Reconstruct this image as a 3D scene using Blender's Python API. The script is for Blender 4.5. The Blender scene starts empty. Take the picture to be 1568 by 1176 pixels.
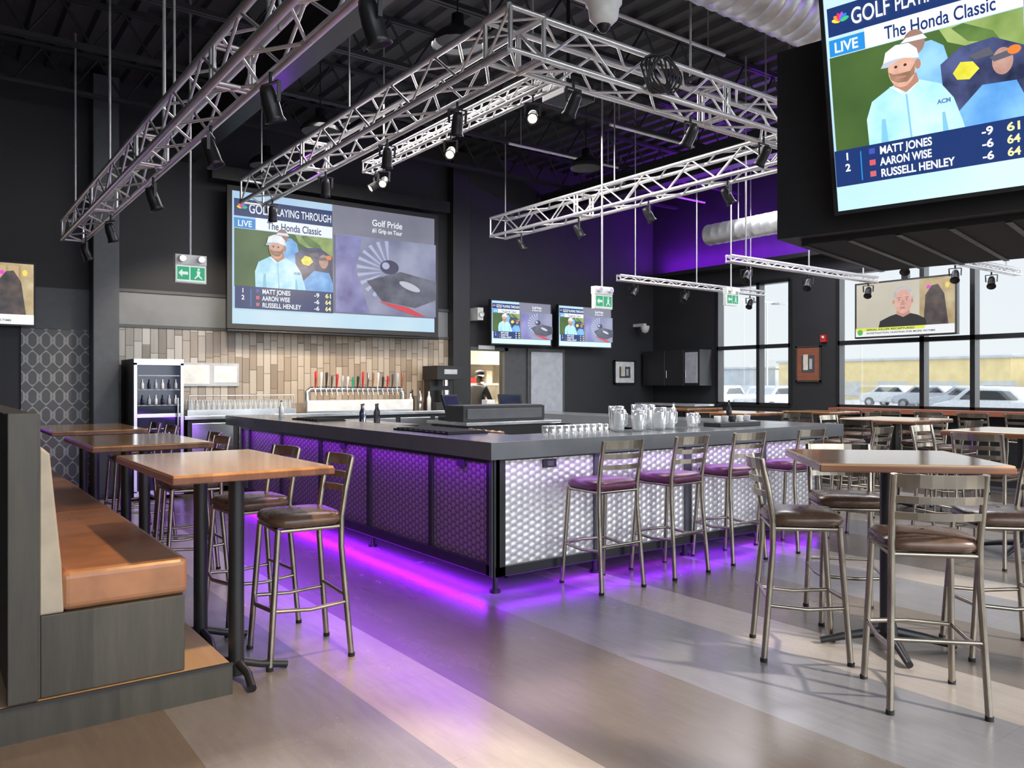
import bpy, math, random
from mathutils import Vector, Matrix
random.seed(4)
scene = bpy.context.scene
V = Vector
# ------------------------------------------------------------------ node helpers
class G:
    def __init__(s, name):
        s.mat = bpy.data.materials.new(name); s.mat.use_nodes = True
        s.t = s.mat.node_tree; s.n = s.t.nodes
        s.b = s.n['Principled BSDF']; s.out = s.n['Material Output']
    def link(s, v, sock):
        if isinstance(v, bpy.types.NodeSocket): s.t.links.new(v, sock)
        else:
            if hasattr(sock.default_value, '__len__') and not hasattr(v, '__len__'): v = (v, v, v, 1)
            if hasattr(v, '__len__') and len(v) == 3 and len(sock.default_value) == 4: v = (*v, 1)
            sock.default_value = v
    def m(s, op, a, b=None, c=None):
        n = s.n.new('ShaderNodeMath'); n.operation = op
        for i, x in enumerate((a, b, c)):
            if x is not None: s.link(x, n.inputs[i])
        return n.outputs[0]
    def pos(s):
        g = s.n.new('ShaderNodeNewGeometry'); x = s.n.new('ShaderNodeSeparateXYZ')
        s.t.links.new(g.outputs['Position'], x.inputs[0]); return g.outputs['Position'], x.outputs[0], x.outputs[1], x.outputs[2]
    def obj(s):
        g = s.n.new('ShaderNodeTexCoord'); x = s.n.new('ShaderNodeSeparateXYZ')
        s.t.links.new(g.outputs['Object'], x.inputs[0]); return g.outputs['Object'], x.outputs[0], x.outputs[1], x.outputs[2]
    def comb(s, x, y, z):
        n = s.n.new('ShaderNodeCombineXYZ')
        for i, a in enumerate((x, y, z)): s.link(a, n.inputs[i])
        return n.outputs[0]
    def noise(s, vec=None, scale=5, detail=3, rough=.5):
        n = s.n.new('ShaderNodeTexNoise'); n.inputs['Scale'].default_value = scale
        n.inputs['Detail'].default_value = detail; n.inputs['Roughness'].default_value = rough
        if vec is not None: s.t.links.new(vec, n.inputs['Vector'])
        return n.outputs[0]
    def white(s, vec):
        n = s.n.new('ShaderNodeTexWhiteNoise'); n.noise_dimensions = '3D'; s.t.links.new(vec, n.inputs['Vector']); return n.outputs[0]
    def ramp(s, fac, stops, interp='LINEAR'):
        n = s.n.new('ShaderNodeValToRGB'); cr = n.color_ramp; cr.interpolation = interp
        while len(cr.elements) < len(stops): cr.elements.new(.5)
        for e, (p, c) in zip(cr.elements, stops): e.position = p; e.color = (*c, 1)
        s.link(fac, n.inputs[0]); return n.outputs[0]
    def mix(s, f, a, b, mode='MIX'):
        n = s.n.new('ShaderNodeMix'); n.data_type = 'RGBA'; n.blend_type = mode
        s.link(f, n.inputs[0]); s.link(a, n.inputs[6]); s.link(b, n.inputs[7]); return n.outputs[2]
    def bump(s, h, strength=.3, dist=.01):
        n = s.n.new('ShaderNodeBump'); n.inputs['Strength'].default_value = strength; n.inputs['Distance'].default_value = dist
        s.t.links.new(h, n.inputs['Height']); s.t.links.new(n.outputs[0], s.b.inputs['Normal'])
    def base(s, v): s.link(v, s.b.inputs['Base Color'])
    def set(s, rough=None, metal=None, **k):
        if rough is not None: s.link(rough, s.b.inputs['Roughness'])
        if metal is not None: s.b.inputs['Metallic'].default_value = metal
        for a, b in k.items(): s.link(b, s.b.inputs[a.replace('_', ' ')])

def mat(name, col, rough=.5, metal=0, var=.15, scale=9, bump=0, **k):
    g = G(name); p, *_ = g.obj(); n = g.noise(p, scale, 4)
    g.base(g.ramp(n, [(.25, tuple(c*(1-var) for c in col)), (.75, tuple(min(1, c*(1+var)) for c in col))]))
    g.set(rough=g.m('MULTIPLY_ADD', n, .15, rough-.07), metal=metal, **k)
    if bump: g.bump(n, bump, .01)
    return g.mat
def emit(name, col, st=1.0, var=0, scale=6, col2=None):
    g = G(name); g.base((0.01, .01, .01)); g.set(rough=.4)
    if col2 is not None:
        p, *_ = g.obj(); n = g.noise(p, scale, 4)
        c = g.ramp(n, [(.3, col), (.7, col2)]); g.link(c, g.b.inputs['Emission Color'])
    else: g.link(col, g.b.inputs['Emission Color'])
    g.b.inputs['Emission Strength'].default_value = st
    return g.mat
def wood(name, c1, c2, rough=.35, axis=1, width=.1, scale=6, coat=0):
    g = G(name); p, x, y, z = g.obj()
    a = [x, y, z]
    st = [g.m('MULTIPLY', q, 1.0 if i == axis else 9.0) for i, q in enumerate(a)]
    vec = g.comb(*st); n = g.noise(vec, scale*.4, 6, .6)
    pl = g.white(g.comb(g.m('FLOOR', g.m('DIVIDE', a[0 if axis != 0 else 1], width)), 0, 0))
    f = g.m('MULTIPLY_ADD', pl, .45, g.m('MULTIPLY', n, .75))
    g.base(g.ramp(f, [(.25, c1), (.85, c2)])); g.set(rough=rough)
    g.b.inputs['Coat Weight'].default_value = coat; g.b.inputs['Coat Roughness'].default_value = .12
    g.bump(n, .1, .005); return g.mat

M = {}
M['black'] = mat('black_paint', (.022, .022, .024), .5)
M['blackm'] = mat('black_powdercoat', (.025, .025, .027), .35, .3)
M['wall'] = mat('wall_charcoal', (.026, .027, .031), .65, scale=3)
M['grey'] = mat('wall_grey_band', (.24, .25, .26), .55, scale=3)
M['dkgrey'] = mat('dark_grey_paint', (.075, .078, .085), .5)
M['col'] = mat('column_grey', (.085, .09, .10), .4)
M['ceil'] = mat('ceiling_deck', (.045, .045, .048), .6)
M['joist'] = mat('joist_steel', (.035, .035, .038), .45, .2)
M['alu'] = mat('truss_aluminium', (.86, .85, .86), .30, .75, var=.06)
M['rod'] = mat('rod_grey', (.45, .45, .46), .4, .5)
M['steel'] = mat('stainless', (.66, .67, .69), .25, 1.0, var=.08, scale=3)
M['bronze'] = mat('chair_bronze_metal', (.36, .32, .265), .24, .95, var=.2)
M['vinyl'] = mat('seat_vinyl_brown', (.105, .06, .04), .26, 0, var=.2, scale=14, bump=.1)
M['vinylp'] = mat('seat_vinyl_purple_lit', (.15, .035, .10), .35, 0, var=.2, scale=14, bump=.1)  # maroon seat vinyl with the purple LED light mixed into its colour
M['leather'] = mat('bench_leather_tan', (.32, .15, .075), .30, 0, var=.25, scale=7, bump=.25)
M['cream'] = mat('bench_side_cream', (.36, .33, .27), .5, 0, var=.15, scale=8, bump=.1)
M['slab'] = mat('counter_charcoal', (.16, .168, .18), .2, 0, var=.08, scale=5)
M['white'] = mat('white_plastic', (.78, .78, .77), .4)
M['red'] = mat('red_plastic', (.55, .03, .03), .4)
M['green'] = emit('exit_green', (.02, .36, .18), .7)
M['wglow'] = emit('exit_white', (.8, .95, .85), .6)
M['rubber'] = mat('rubber_mat', (.012, .012, .012), .8)
M['skin'] = mat('skin', (.55, .32, .23), .5)
M['hair'] = mat('hair_dark', (.03, .02, .015), .7)
M['purple'] = emit('led_purple', (.25, .01, 1.0), 1.3)
M['purplec'] = emit('led_purple_cove', (.24, .005, .85), 1.6)
M['purplel'] = emit('led_purple_panel', (.40, .10, 1.0), .9)
M['bulb'] = emit('bulb_warm', (1, .75, .4), 14)
M['tan'] = mat('kitchen_tan', (.75, .68, .55), .6)
M['lgrey'] = mat('door_light_grey', (.48, .50, .54), .45)
M['duct'] = mat('duct_galvanised', (.68, .69, .70), .38, .8, var=.2, scale=5)
M['ledge'] = wood('ledge_wood', (.22, .07, .04), (.40, .14, .08), .35, 1)
M['table'] = wood('table_wood', (.30, .135, .045), (.60, .33, .14), .16, 1, .07, coat=.6)
M['tedge'] = wood('table_edge_wood', (.10, .04, .02), (.22, .085, .04), .25, 1, .07, coat=.3)
M['dkwood'] = wood('bench_stained_wood', (.022, .021, .018), (.08, .075, .062), .42, 2, .6, 5)
M['ply'] = wood('platform_ply', (.36, .23, .13), (.52, .36, .21), .4, 1, .5)
g = G('clear_plastic'); g.base((.9, .93, .95)); g.set(rough=.12, Transmission_Weight=.8, IOR=1.3); M['clear'] = g.mat
g = G('window_glass'); g.base((.93, .97, .98)); g.set(rough=.02, IOR=1.05, Transmission_Weight=1.0); g.b.inputs['Alpha'].default_value = .15; M['glass'] = g.mat
g = G('fridge_glass'); g.base((.02, .025, .05)); g.set(rough=.06, metal=0.2); M['fglass'] = g.mat

# floor
g = G('floor_vinyl'); p, x, y, z = g.pos()
t = g.m('FRACT', g.m('DIVIDE', g.m('ADD', x, 20*2.17-1.66), 2.17))
c = g.ramp(t, [(0, (.38, .335, .30)), (.21, (.155, .128, .110)), (.64, (.215, .21, .225)), (.99, (.215, .21, .225))], 'CONSTANT')
n1 = g.noise(g.comb(x, g.m('MULTIPLY', y, .6), 0), 2.4, 7, .6)
n2 = g.noise(g.comb(g.m('MULTIPLY', x, 9), g.m('MULTIPLY', y, 1.2), 3), 3, 6, .65)
c = g.mix(.35, c, g.ramp(n1, [(.25, (.55, .53, .51)), (.75, (1.0, 1.0, 1.0))]), 'MULTIPLY')
c = g.mix(.40, c, g.ramp(n2, [(.3, (.62, .60, .58)), (.7, (1, 1, 1))]), 'MULTIPLY')
sy = g.m('FRACT', g.m('ADD', g.m('DIVIDE', y, 1.4), g.m('MULTIPLY', g.m('FLOOR', g.m('DIVIDE', x, .434)), .37)))
gl = g.m('LESS_THAN', sy, .003); c = g.mix(g.m('MULTIPLY', gl, .25), c, (.08, .07, .07))
g.base(c); g.set(rough=g.m('MULTIPLY_ADD', n1, .12, .20)); g.b.inputs['Specular IOR Level'].default_value = .6
M['floor'] = g.mat
# embossed metal panel
def emboss(name, col, rough, dark, metal, st):
    g = G(name); p, x, y, z = g.pos()
    u = g.m('ADD', x, y); k = 2*math.pi/.056; kz = 2*math.pi/.046
    w1 = g.m('COSINE', g.m('MULTIPLY', u, k))
    a = g.m('MULTIPLY', u, k*.5); b = g.m('MULTIPLY', z, kz*.87)
    w2 = g.m('COSINE', g.m('ADD', a, b)); w3 = g.m('COSINE', g.m('SUBTRACT', a, b))
    h = g.m('ADD', g.m('ADD', w1, w2), w3)
    h2 = g.m('MULTIPLY_ADD', h, .22, .34)
    g.base(g.ramp(h2, [(.02, dark), (.40, col)])); g.set(rough=rough, metal=metal); g.bump(h2, st, .007)
    return g.mat
M['panelS'] = emboss('bar_panel_silver', (.95, .95, .93), .33, (.60, .58, .60), .45, .8)
M['panelP'] = emboss('bar_panel_bronze', (.50, .38, .42), .42, (.20, .14, .18), .7, .55)
# tile wall
g = G('tile_wall'); p, x, y, z = g.pos()
cx = g.m('DIVIDE', x, .105); ci = g.m('FLOOR', cx)
off = g.white(g.comb(ci, 3, 1)); rz = g.m('ADD', g.m('DIVIDE', z, .36), off); ri = g.m('FLOOR', rz)
rv = g.white(g.comb(ci, ri, 7)); n = g.noise(g.comb(g.m('MULTIPLY', x, 12), y, z), 3, 5)
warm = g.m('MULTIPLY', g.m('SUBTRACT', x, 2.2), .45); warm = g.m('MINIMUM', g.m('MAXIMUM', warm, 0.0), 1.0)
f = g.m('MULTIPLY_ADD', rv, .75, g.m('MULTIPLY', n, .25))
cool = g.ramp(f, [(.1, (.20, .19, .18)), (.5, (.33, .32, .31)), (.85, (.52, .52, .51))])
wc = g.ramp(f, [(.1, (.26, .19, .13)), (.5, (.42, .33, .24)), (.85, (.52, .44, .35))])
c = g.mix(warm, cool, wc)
fx = g.m('FRACT', cx); fz = g.m('FRACT', rz)
gr = g.m('MINIMUM', g.m('MULTIPLY', g.m('MINIMUM', fx, g.m('SUBTRACT', 1, fx)), 12), g.m('MULTIPLY', g.m('MINIMUM', fz, g.m('SUBTRACT', 1, fz)), 50))
gr = g.m('MINIMUM', gr, 1.0); c = g.mix(gr, (.07, .06, .05), c); g.base(c); g.set(rough=.4); g.bump(gr, .4, .006); M['tile'] = g.mat
# wallpaper
g = G('ogee_wallpaper'); p, x, y, z = g.pos()
a = g.m('COSINE', g.m('MULTIPLY', x, 2*math.pi/.15)); b = g.m('COSINE', g.m('MULTIPLY', z, 2*math.pi/.24))
b2 = g.m('MULTIPLY', g.m('COSINE', g.m('MULTIPLY', z, 4*math.pi/.24)), .35)
v = g.m('ABSOLUTE', g.m('ADD', g.m('ADD', a, b), b2))
g.base(g.ramp(v, [(.25, (.36, .36, .35)), (.42, (.11, .11, .112))])); g.set(rough=.5); M['paper'] = g.mat
# outdoor
M['asphalt'] = mat('asphalt', (.30, .31, .32), .9, scale=2)
M['bldg'] = mat('building_yellow', (.62, .50, .26), .8, scale=1)
M['bldg2'] = mat('building_grey', (.42, .45, .48), .8, scale=1)
M['carw'] = mat('car_white', (.62, .64, .66), .25)
M['card'] = mat('car_dark', (.10, .105, .12), .25)
M['cars'] = mat('car_silver', (.36, .38, .42), .25)

# ------------------------------------------------------------------ mesh builder
class B:
    def __init__(s): s.v = []; s.f = []; s.mi = []; s.sm = []; s.mats = []
    def _m(s, m):
        m = M[m] if isinstance(m, str) else m
        if m not in s.mats: s.mats.append(m)
        return s.mats.index(m)
    def add(s, vs, fs, m, smooth=False):
        o = len(s.v); i = s._m(m); s.v += [V(v) for v in vs]
        for f in fs: s.f.append([o+k for k in f]); s.mi.append(i); s.sm.append(smooth)
    def box(s, c, size, m, rot=None):
        c = V(c); h = V(size)/2; vs = []
        for sx in (-1, 1):
            for sy in (-1, 1):
                for sz in (-1, 1):
                    q = V((sx*h.x, sy*h.y, sz*h.z))
                    if rot is not None: q = rot @ q
                    vs.append(c+q)
        s.add(vs, [(0, 1, 3, 2), (4, 6, 7, 5), (0, 4, 5, 1), (2, 3, 7, 6), (0, 2, 6, 4), (1, 5, 7, 3)], m)
    def bb(s, x0, x1, y0, y1, z0, z1, m): s.box(((x0+x1)/2, (y0+y1)/2, (z0+z1)/2), (x1-x0, y1-y0, z1-z0), m)
    def frame(s, d, up=None):
        d = d.normalized(); up = V(up) if up is not None else (V((0, 0, 1)) if abs(d.z) < .95 else V((0, 1, 0)))
        a = d.cross(up).normalized(); b = a.cross(d).normalized(); return a, b
    def beam(s, p1, p2, w, h, m, up=None):
        p1 = V(p1); p2 = V(p2); a, b = s.frame(p2-p1, up)
        vs = [p+a*x*w/2+b*y*h/2 for p in (p1, p2) for x, y in ((-1, -1), (1, -1), (1, 1), (-1, 1))]
        s.add(vs, [(0, 3, 2, 1), (4, 5, 6, 7), (0, 1, 5, 4), (1, 2, 6, 5), (2, 3, 7, 6), (3, 0, 4, 7)], m)
    def tube(s, pts, r, m, n=8, r2=None, cap=True, closed=False):
        pts = [V(p) for p in pts]; N = len(pts); rings = []; prev = None
        for i, p in enumerate(pts):
            if closed: d = pts[(i+1) % N]-pts[i-1]
            else: d = pts[min(i+1, N-1)]-pts[max(i-1, 0)]
            if prev is None: a, b = s.frame(d)
            else:
                d.normalize(); a = (prev-d*prev.dot(d)); a = a.normalized() if a.length > 1e-6 else s.frame(d)[0]
                b = a.cross(d).normalized()
            prev = a
            rr = r if r2 is None else r+(r2-r)*i/max(1, N-1)
            if hasattr(r, '__len__'): rr = r[i]
            rings.append([p+(a*math.cos(t)+b*math.sin(t))*rr for t in [2*math.pi*k/n for k in range(n)]])
        vs = [q for R in rings for q in R]; fs = []
        for i in range(N if closed else N-1):
            j = (i+1) % N
            for k in range(n): fs.append((i*n+k, i*n+(k+1) % n, j*n+(k+1) % n, j*n+k))
        s.add(vs, fs, m, True)
        if cap and not closed:
            s.add(rings[0], [tuple(range(n))[::-1]], m); s.add(rings[-1], [tuple(range(n))], m)
    def cyl(s, p1, p2, r, m, r2=None, n=12): s.tube([p1, p2], r, m, n, r2)
    def lathe(s, c, prof, m, n=16, axis=None):
        c = V(c); vs = []; fs = []
        ax = V(axis).normalized() if axis is not None else V((0, 0, 1))
        a, b = s.frame(ax)
        for r, z in prof:
            for k in range(n):
                t = 2*math.pi*k/n; vs.append(c+ax*z+(a*math.cos(t)+b*math.sin(t))*r)
        for i in range(len(prof)-1):
            for k in range(n): fs.append((i*n+k, i*n+(k+1) % n, (i+1)*n+(k+1) % n, (i+1)*n+k))
        s.add(vs, fs, m, True)
    def ell(s, c, R, m, n=12):
        pr = [(max(.001, math.sin(math.pi*i/8)), -math.cos(math.pi*i/8)) for i in range(9)]; vs = []; fs = []
        for r, z in pr:
            for k in range(n): t = 2*math.pi*k/n; vs.append(V(c)+V((r*math.cos(t)*R[0], r*math.sin(t)*R[1], z*R[2])))
        for i in range(8):
            for k in range(n): fs.append((i*n+k, i*n+(k+1) % n, (i+1)*n+(k+1) % n, (i+1)*n+k))
        s.add(vs, fs, m, True)
    def poly(s, pts, m): s.add(pts, [tuple(range(len(pts)))], m)
    def prism(s, pts, ext, m):
        n = len(pts); e = V(ext); a = [V(p) for p in pts]
        s.add(a+[p+e for p in a], [tuple(range(n))[::-1], tuple(range(n, 2*n))]+[(i, (i+1) % n, n+(i+1) % n, n+i) for i in range(n)], m)
    def mesh(s, name, origin=(0, 0, 0)):
        me = bpy.data.meshes.new(name); o = V(origin)
        me.from_pydata([tuple(v-o) for v in s.v], [], s.f)
        for m in s.mats: me.materials.append(m)
        for p, i, sm in zip(me.polygons, s.mi, s.sm): p.material_index = i; p.use_smooth = sm
        me.update(); return me
    def done(s, name, origin=(0, 0, 0), bevel=0, seg=2, parent=None):
        ob = bpy.data.objects.new(name, s.mesh(name, origin)); ob.location = origin
        scene.collection.objects.link(ob)
        if bevel:
            md = ob.modifiers.new('bevel', 'BEVEL'); md.width = bevel; md.segments = seg; md.limit_method = 'ANGLE'; md.angle_limit = math.radians(40)
        if parent: ob.parent = parent; ob.matrix_parent_inverse = parent.matrix_world.inverted()
        return ob
def inst(ob_or_me, name, loc, rz=0):
    me = ob_or_me
    ob = bpy.data.objects.new(name, me); ob.location = loc; ob.rotation_euler = (0, 0, rz); scene.collection.objects.link(ob); return ob

YB = 11.8; XR = 12.45; ZC = 5.6; YF = -2.6; XL = -2.6
# ------------------------------------------------------------------ shell
b = B(); b.bb(XL-.2, XR+.2, YF-.2, YB+3.4, -.1, 0, 'floor'); b.done('floor')
b = B(); prof = []
x = XL-.2
while x < XR+.2:
    prof += [(x, ZC), (x+.14, ZC), (x+.17, ZC-.06), (x+.27, ZC-.06), (x+.30, ZC)]; x += .30
vs = []; fs = []
for (px, pz) in prof: vs += [(px, YF-.2, pz), (px, YB+.2, pz)]
for i in range(len(prof)-1): fs.append((2*i, 2*i+1, 2*i+3, 2*i+2))
b.add(vs, fs, 'ceil'); b.bb(XL-.2, XR+.2, YF-.2, YB+.2, ZC+.02, ZC+.12, 'ceil'); b.done('ceiling')
b = B(); D0, D1, DT = 7.72, 8.55, 2.08
b.bb(XL-.2, D0, YB, YB+.15, 0, ZC, 'wall'); b.bb(D1, XR+.2, YB, YB+.15, 0, ZC, 'wall'); b.bb(D0, D1, YB, YB+.15, DT, ZC, 'wall')
b.bb(2.1, 7.33, YB-.02, YB, 2.27, 2.74, 'grey'); b.bb(XL, 1.77, YB-.02, YB, 2.22, 2.72, 'dkgrey')
b.done('wall_back')
b = B(); b.bb(2.1, 7.33, YB-.03, YB-.001, .05, 2.27, 'tile'); b.done('trim_3')
b = B(); b.bb(1.0, 1.77, YB-.025, YB-.001, .1, 2.2, 'paper'); b.done('wallpaper_panel')
b = B(); b.bb(2.05, 7.4, YB-.05, YB, 2.25, 2.29, 'dkgrey'); b.bb(1.0, 1.77, YB-.04, YB, 2.19, 2.23, 'dkgrey'); b.bb(2.1, 7.33, YB-.05, YB, 2.73, 2.77, 'dkgrey'); b.done('trim_1')
b = B(); b.bb(XL, 1.77, YB-.04, YB, 0, .12, 'black'); b.bb(8.6, 9.0, YB-.04, YB, 0, .12, 'black'); b.done('baseboard_back')
b = B(); b.bb(1.77, 2.08, YB-.32, YB-.03, 0, ZC-.1, 'col'); b.bb(1.72, 2.13, YB-.34, YB-.03, 0, .04, 'col'); b.done('steel_column', (1.92, 11.6, 0), .01)
b = B(); b.bb(7.33, 7.68, YB-.2, YB-.002, 0, ZC-.1, 'black'); b.bb(7.32, 7.69, YB-.22, YB-.002, 0, .12, 'dkgrey'); b.done('pilaster', (7.5, 11.7, 0), .01)
# right wall with windows
b = B(); S0, S1 = 1.1, 3.35
b.bb(XR, XR+.2, YF, YB+.2, 0, S0, 'wall'); b.bb(XR, XR+.2, YF, YB+.2, S1, ZC, 'wall')
b.bb(XR, XR+.2, 10.1, YB+.2, S0, S1, 'wall'); b.bb(XR, XR+.2, 7.55, 8.47, S0, S1, 'wall'); b.bb(XR, XR+.2, YF, -.9, S0, S1, 'wall')
b.done('wall_right')
def window(name, y0, y1, mull):
    b = B()
    for yy in [y0]+mull+[y1]: b.bb(XR-.02, XR+.14, yy-.035, yy+.035, S0, S1, 'blackm')
    for zz, h in ((S0, .07), (S1, .07), (2.17, .07)): b.bb(XR-.02, XR+.14, y0, y1, zz-h/2, zz+h/2, 'blackm')
    b.bb(XR+.05, XR+.06, y0, y1, S0, S1, 'glass'); b.done(name)
window('window_1', 8.47, 10.1, [9.15]); window('window_2', -.9, 7.55, [6.14, 5.4, 4.65, 3.9, 3.15, 2.4, 1.6, .8, 0])
b = B(); b.bb(XR-.38, XR-.03, -.9, 7.5, 1.02, 1.09, 'ledge')
for yy in (0, 2, 4, 6, 7.3): b.beam((XR-.3, yy, 1.03), (XR-.03, yy, .75), .04, .04, 'blackm')
b.done('drink_ledge', (XR-.2, 3, 1.05))
b = B(); b.bb(XL-.2, XL, YF, YB+.2, 0, ZC, 'wall'); b.done('wall_left')
b = B(); b.bb(XL, XR, YF-.2, YF, 5.1, ZC, 'wall'); b.bb(XL, XR, YF-.2, YF, 0, .35, 'wall')
for xx in (XL+.2, -.6, 1.6, 3.8, 6.0, 8.2, 10.4, XR-.1): b.bb(xx-.12, xx+.12, YF-.2, YF, .35, 5.1, 'wall')
b.bb(XL, XR, YF-.15, YF-.05, 2.6, 2.7, 'blackm')
b.done('wall_front')
# joists
b = B(); W = XR-XL-.3
for zz in (-.03, -.5):
    b.beam((-W/2, .025, zz), (W/2, .025, zz), .035, .045, 'joist'); b.beam((-W/2, -.025, zz), (W/2, -.025, zz), .035, .045, 'joist')
k = 0; xx = -W/2
while xx < W/2-.5:
    b.cyl((xx, 0, -.04), (xx+.3, 0, -.49), .013, 'joist', n=6); b.cyl((xx+.3, 0, -.49), (xx+.6, 0, -.04), .013, 'joist', n=6); xx += .6
jm = b.mesh('open_web_joist')
for i in range(9): inst(jm, 'open_web_joist', ((XR+XL)/2, -1.4+1.55*i, ZC-.06))
for gx in (3.0, 9.4):
    b = B()
    for zz, w in ((5.0, .2), (4.63, .2)): b.beam((gx, YF+.1, zz), (gx, YB-.03, zz), w, .03, 'joist')
    b.beam((gx, YF+.1, 4.82), (gx, YB-.03, 4.82), .03, .37, 'joist'); b.done('girder_beam', (gx, 4.6, 4.8))
for yy, x0, x1 in ((3.7, -2.3, .1), (4.1, .5, 1.0), (7.1, -2.3, 1.6), (9.4, 6.9, 9.1), (7.9, 7.5, 9.2), (10.2, 9.7, 12.2), (5.5, 4.2, 6.9), (10.2, -2.3, .6)):  # added white pipes stand in for daylight glints along the joist chords
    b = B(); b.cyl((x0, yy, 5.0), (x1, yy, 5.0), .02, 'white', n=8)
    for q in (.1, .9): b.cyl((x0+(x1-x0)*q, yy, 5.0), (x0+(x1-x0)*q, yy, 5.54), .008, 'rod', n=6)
    b.done('ceiling_glint_pipe', ((x0+x1)/2, yy, 5.0))

# ------------------------------------------------------------------ bar
b = B()
bx0, bx1, by0, by1 = 3.27, 7.25, 4.62, 10.2; z0, z1 = .13, .96
b.bb(bx0+.02, bx0+.12, by0+.02, by1, z0, z1, 'black'); b.bb(bx1-.12, bx1-.02, by0+.02, by1, z0, z1, 'black'); b.bb(bx0+.02, bx1-.02, by0+.02, by0+.12, z0, z1, 'black')
ys = [by0, 5.5, 6.6, 7.7, 8.8, 9.9, by1]
for i in range(len(ys)-1): b.bb(bx0+.005, bx0+.02, ys[i], ys[i+1], z0, z1, 'panelP')
xs = [bx0, 4.25, 5.3, 6.35, bx1]
for i in range(len(xs)-1): b.bb(xs[i], xs[i+1], by0+.005, by0+.02, z0, z1, 'panelS')
for yy in ys: b.bb(bx0-.015, bx0+.02, yy-.03, yy+.03, z0-.02, z1, 'blackm')
for xx in xs: b.bb(xx-.04, xx+.04, by0-.015, by0+.02, z0-.02, z1, 'col')
b.bb(bx0-.03, bx0+.07, by0-.03, by0+.07, z0-.02, z1, 'blackm')
b.bb(bx0-.03, bx0+.02, by0-.02, by1, z0-.02, z0+.06, 'blackm'); b.bb(bx0-.02, bx1, by0-.03, by0+.02, z0-.02, z0+.05, 'blackm')
b.bb(bx0-.012, bx0+.01, by0, by1, z1-.05, z1, 'blackm'); b.bb(bx0, bx1, by0-.012, by0+.01, z1-.03, z1, 'blackm')
for (xx, yy) in [(bx0, by0)]+[(bx0+.03, y) for y in ys[2::2]]+[(x, by0+.03) for x in xs[1:]]:
    b.cyl((xx, yy, .02), (xx, yy, z0), .022, 'blackm'); b.cyl((xx, yy, 0), (xx, yy, .02), .04, 'blackm')
b.bb(bx0+.3, bx0+.33, by0+.3, by1, 0, z0, 'black'); b.bb(bx0+.3, bx1-.3, by0+.3, by0+.33, 0, z0, 'black')
for y0_ in (5.0, 7.1): b.bb(bx0-.02, bx0, y0_, y0_+.1, .86, .92, 'black')
b.bb(3.70, 3.82, by0-.02, by0+.01, .86, .92, 'black'); b.bb(3.73, 3.79, by0-.024, by0-.02, .87, .91, 'dkgrey')
sx0, sx1, sy0, sy1, t0, t1 = 3.11, 7.42, 4.44, 10.36, .96, 1.08; wd = .62
b.prism([(sx0, sy0, t0), (sx1, sy0, t0), (sx1, sy1, t0), (sx1-wd, sy1, t0), (sx1-wd, sy0+wd, t0), (sx0+wd, sy0+wd, t0), (sx0+wd, sy1, t0), (sx0, sy1, t0)], (0, 0, t1-t0), 'slab')
b.bb(sx0+wd, sx0+wd+.5, sy0+wd, sy1-.3, .80, .90, 'steel'); b.bb(sx0+wd, sx1-wd, sy0+wd, sy0+wd+.5, .80, .90, 'steel')
b.bb(sx0+wd, sx0+wd+.45, sy0+wd, sy1-.3, .1, .8, 'black'); b.bb(sx0+wd, sx1-wd, sy0+wd, sy0+wd+.45, .1, .8, 'black')
b.bb(sx1-wd-.5, sx1-wd, sy0+wd+.5, sy1-.3, .1, .9, 'steel')
barob = b.done('bar_counter', (5.2, 7.4, 0), .006); bpy.context.view_layer.update()
b = B(); b.bb(bx0-.026, bx0-.018, by0, by1, z1-.016, z1-.006, 'purple'); b.bb(bx0, bx1, by0-.026, by0-.018, z1-.014, z1-.006, 'purple')
b.bb(bx0+.1, bx0+.115, by0+.12, by1, z0-.045, z0-.03, 'purple'); b.bb(bx0+.12, bx1, by0+.1, by0+.115, z0-.045, z0-.03, 'purple'); b.done('led_strip', (5.2, 7.4, .9), parent=barob)

# ------------------------------------------------------------------ trusses
def truss(b, p1, p2, s=.28, bay=.36, r=.025, rw=.011, faces=4):
    p1 = V(p1); p2 = V(p2); d = (p2-p1); L = d.length; d.normalize(); a, u = b.frame(d); n = max(1, round(L/bay)); st = L/n
    cs = [(-1, -1), (1, -1), (1, 1), (-1, 1)]
    P = lambda c, t: p1+d*t+a*c[0]*s/2+u*c[1]*s/2
    for c in cs: b.cyl(P(c, 0), P(c, L), r, 'alu', n=8)
    for fi in range(4):
        A, C = cs[fi], cs[(fi+1) % 4]
        for i in range(n):
            q1, q2 = (A, C) if i % 2 == 0 else (C, A)
            b.cyl(P(q1, i*st), P(q2, (i+1)*st), rw, 'alu', n=6)
        for t in (0, L): b.cyl(P(A, t), P(C, t), rw*1.4, 'alu', n=6)
        t = 2.0
        while t < L-1.5 and s > .15:
            for dt in (-.03, .03): b.cyl(P(A, t+dt), P(C, t+dt), rw*1.2, 'alu', n=6)
            t += 2.0
    return
ZT = 3.90
b = B()
truss(b, (3.35, 10.05, ZT), (3.35, 4.65, ZT)); truss(b, (3.5, 4.5, ZT), (7.05, 4.5, ZT)); truss(b, (7.2, 10.1, ZT), (7.2, 4.65, ZT))
for cx in (3.35, 7.2):
    truss(b, (cx, 4.35, ZT), (cx, 4.65, ZT), .29, .3, .03, .013)
for (px, py) in ((3.35, 9.7), (3.35, 7.2), (3.35, 4.8), (5.2, 4.5), (7.2, 5.2), (7.2, 7.5), (7.2, 9.9), (6.6, 4.5)):
    b.cyl((px, py, ZT+.12), (px, py, 5.53), .010, 'rod', n=6); b.box((px, py, ZT+.15), (.06, .34, .02), 'blackm')
b.done('lighting_truss', (5.2, 7.2, ZT))
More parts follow.
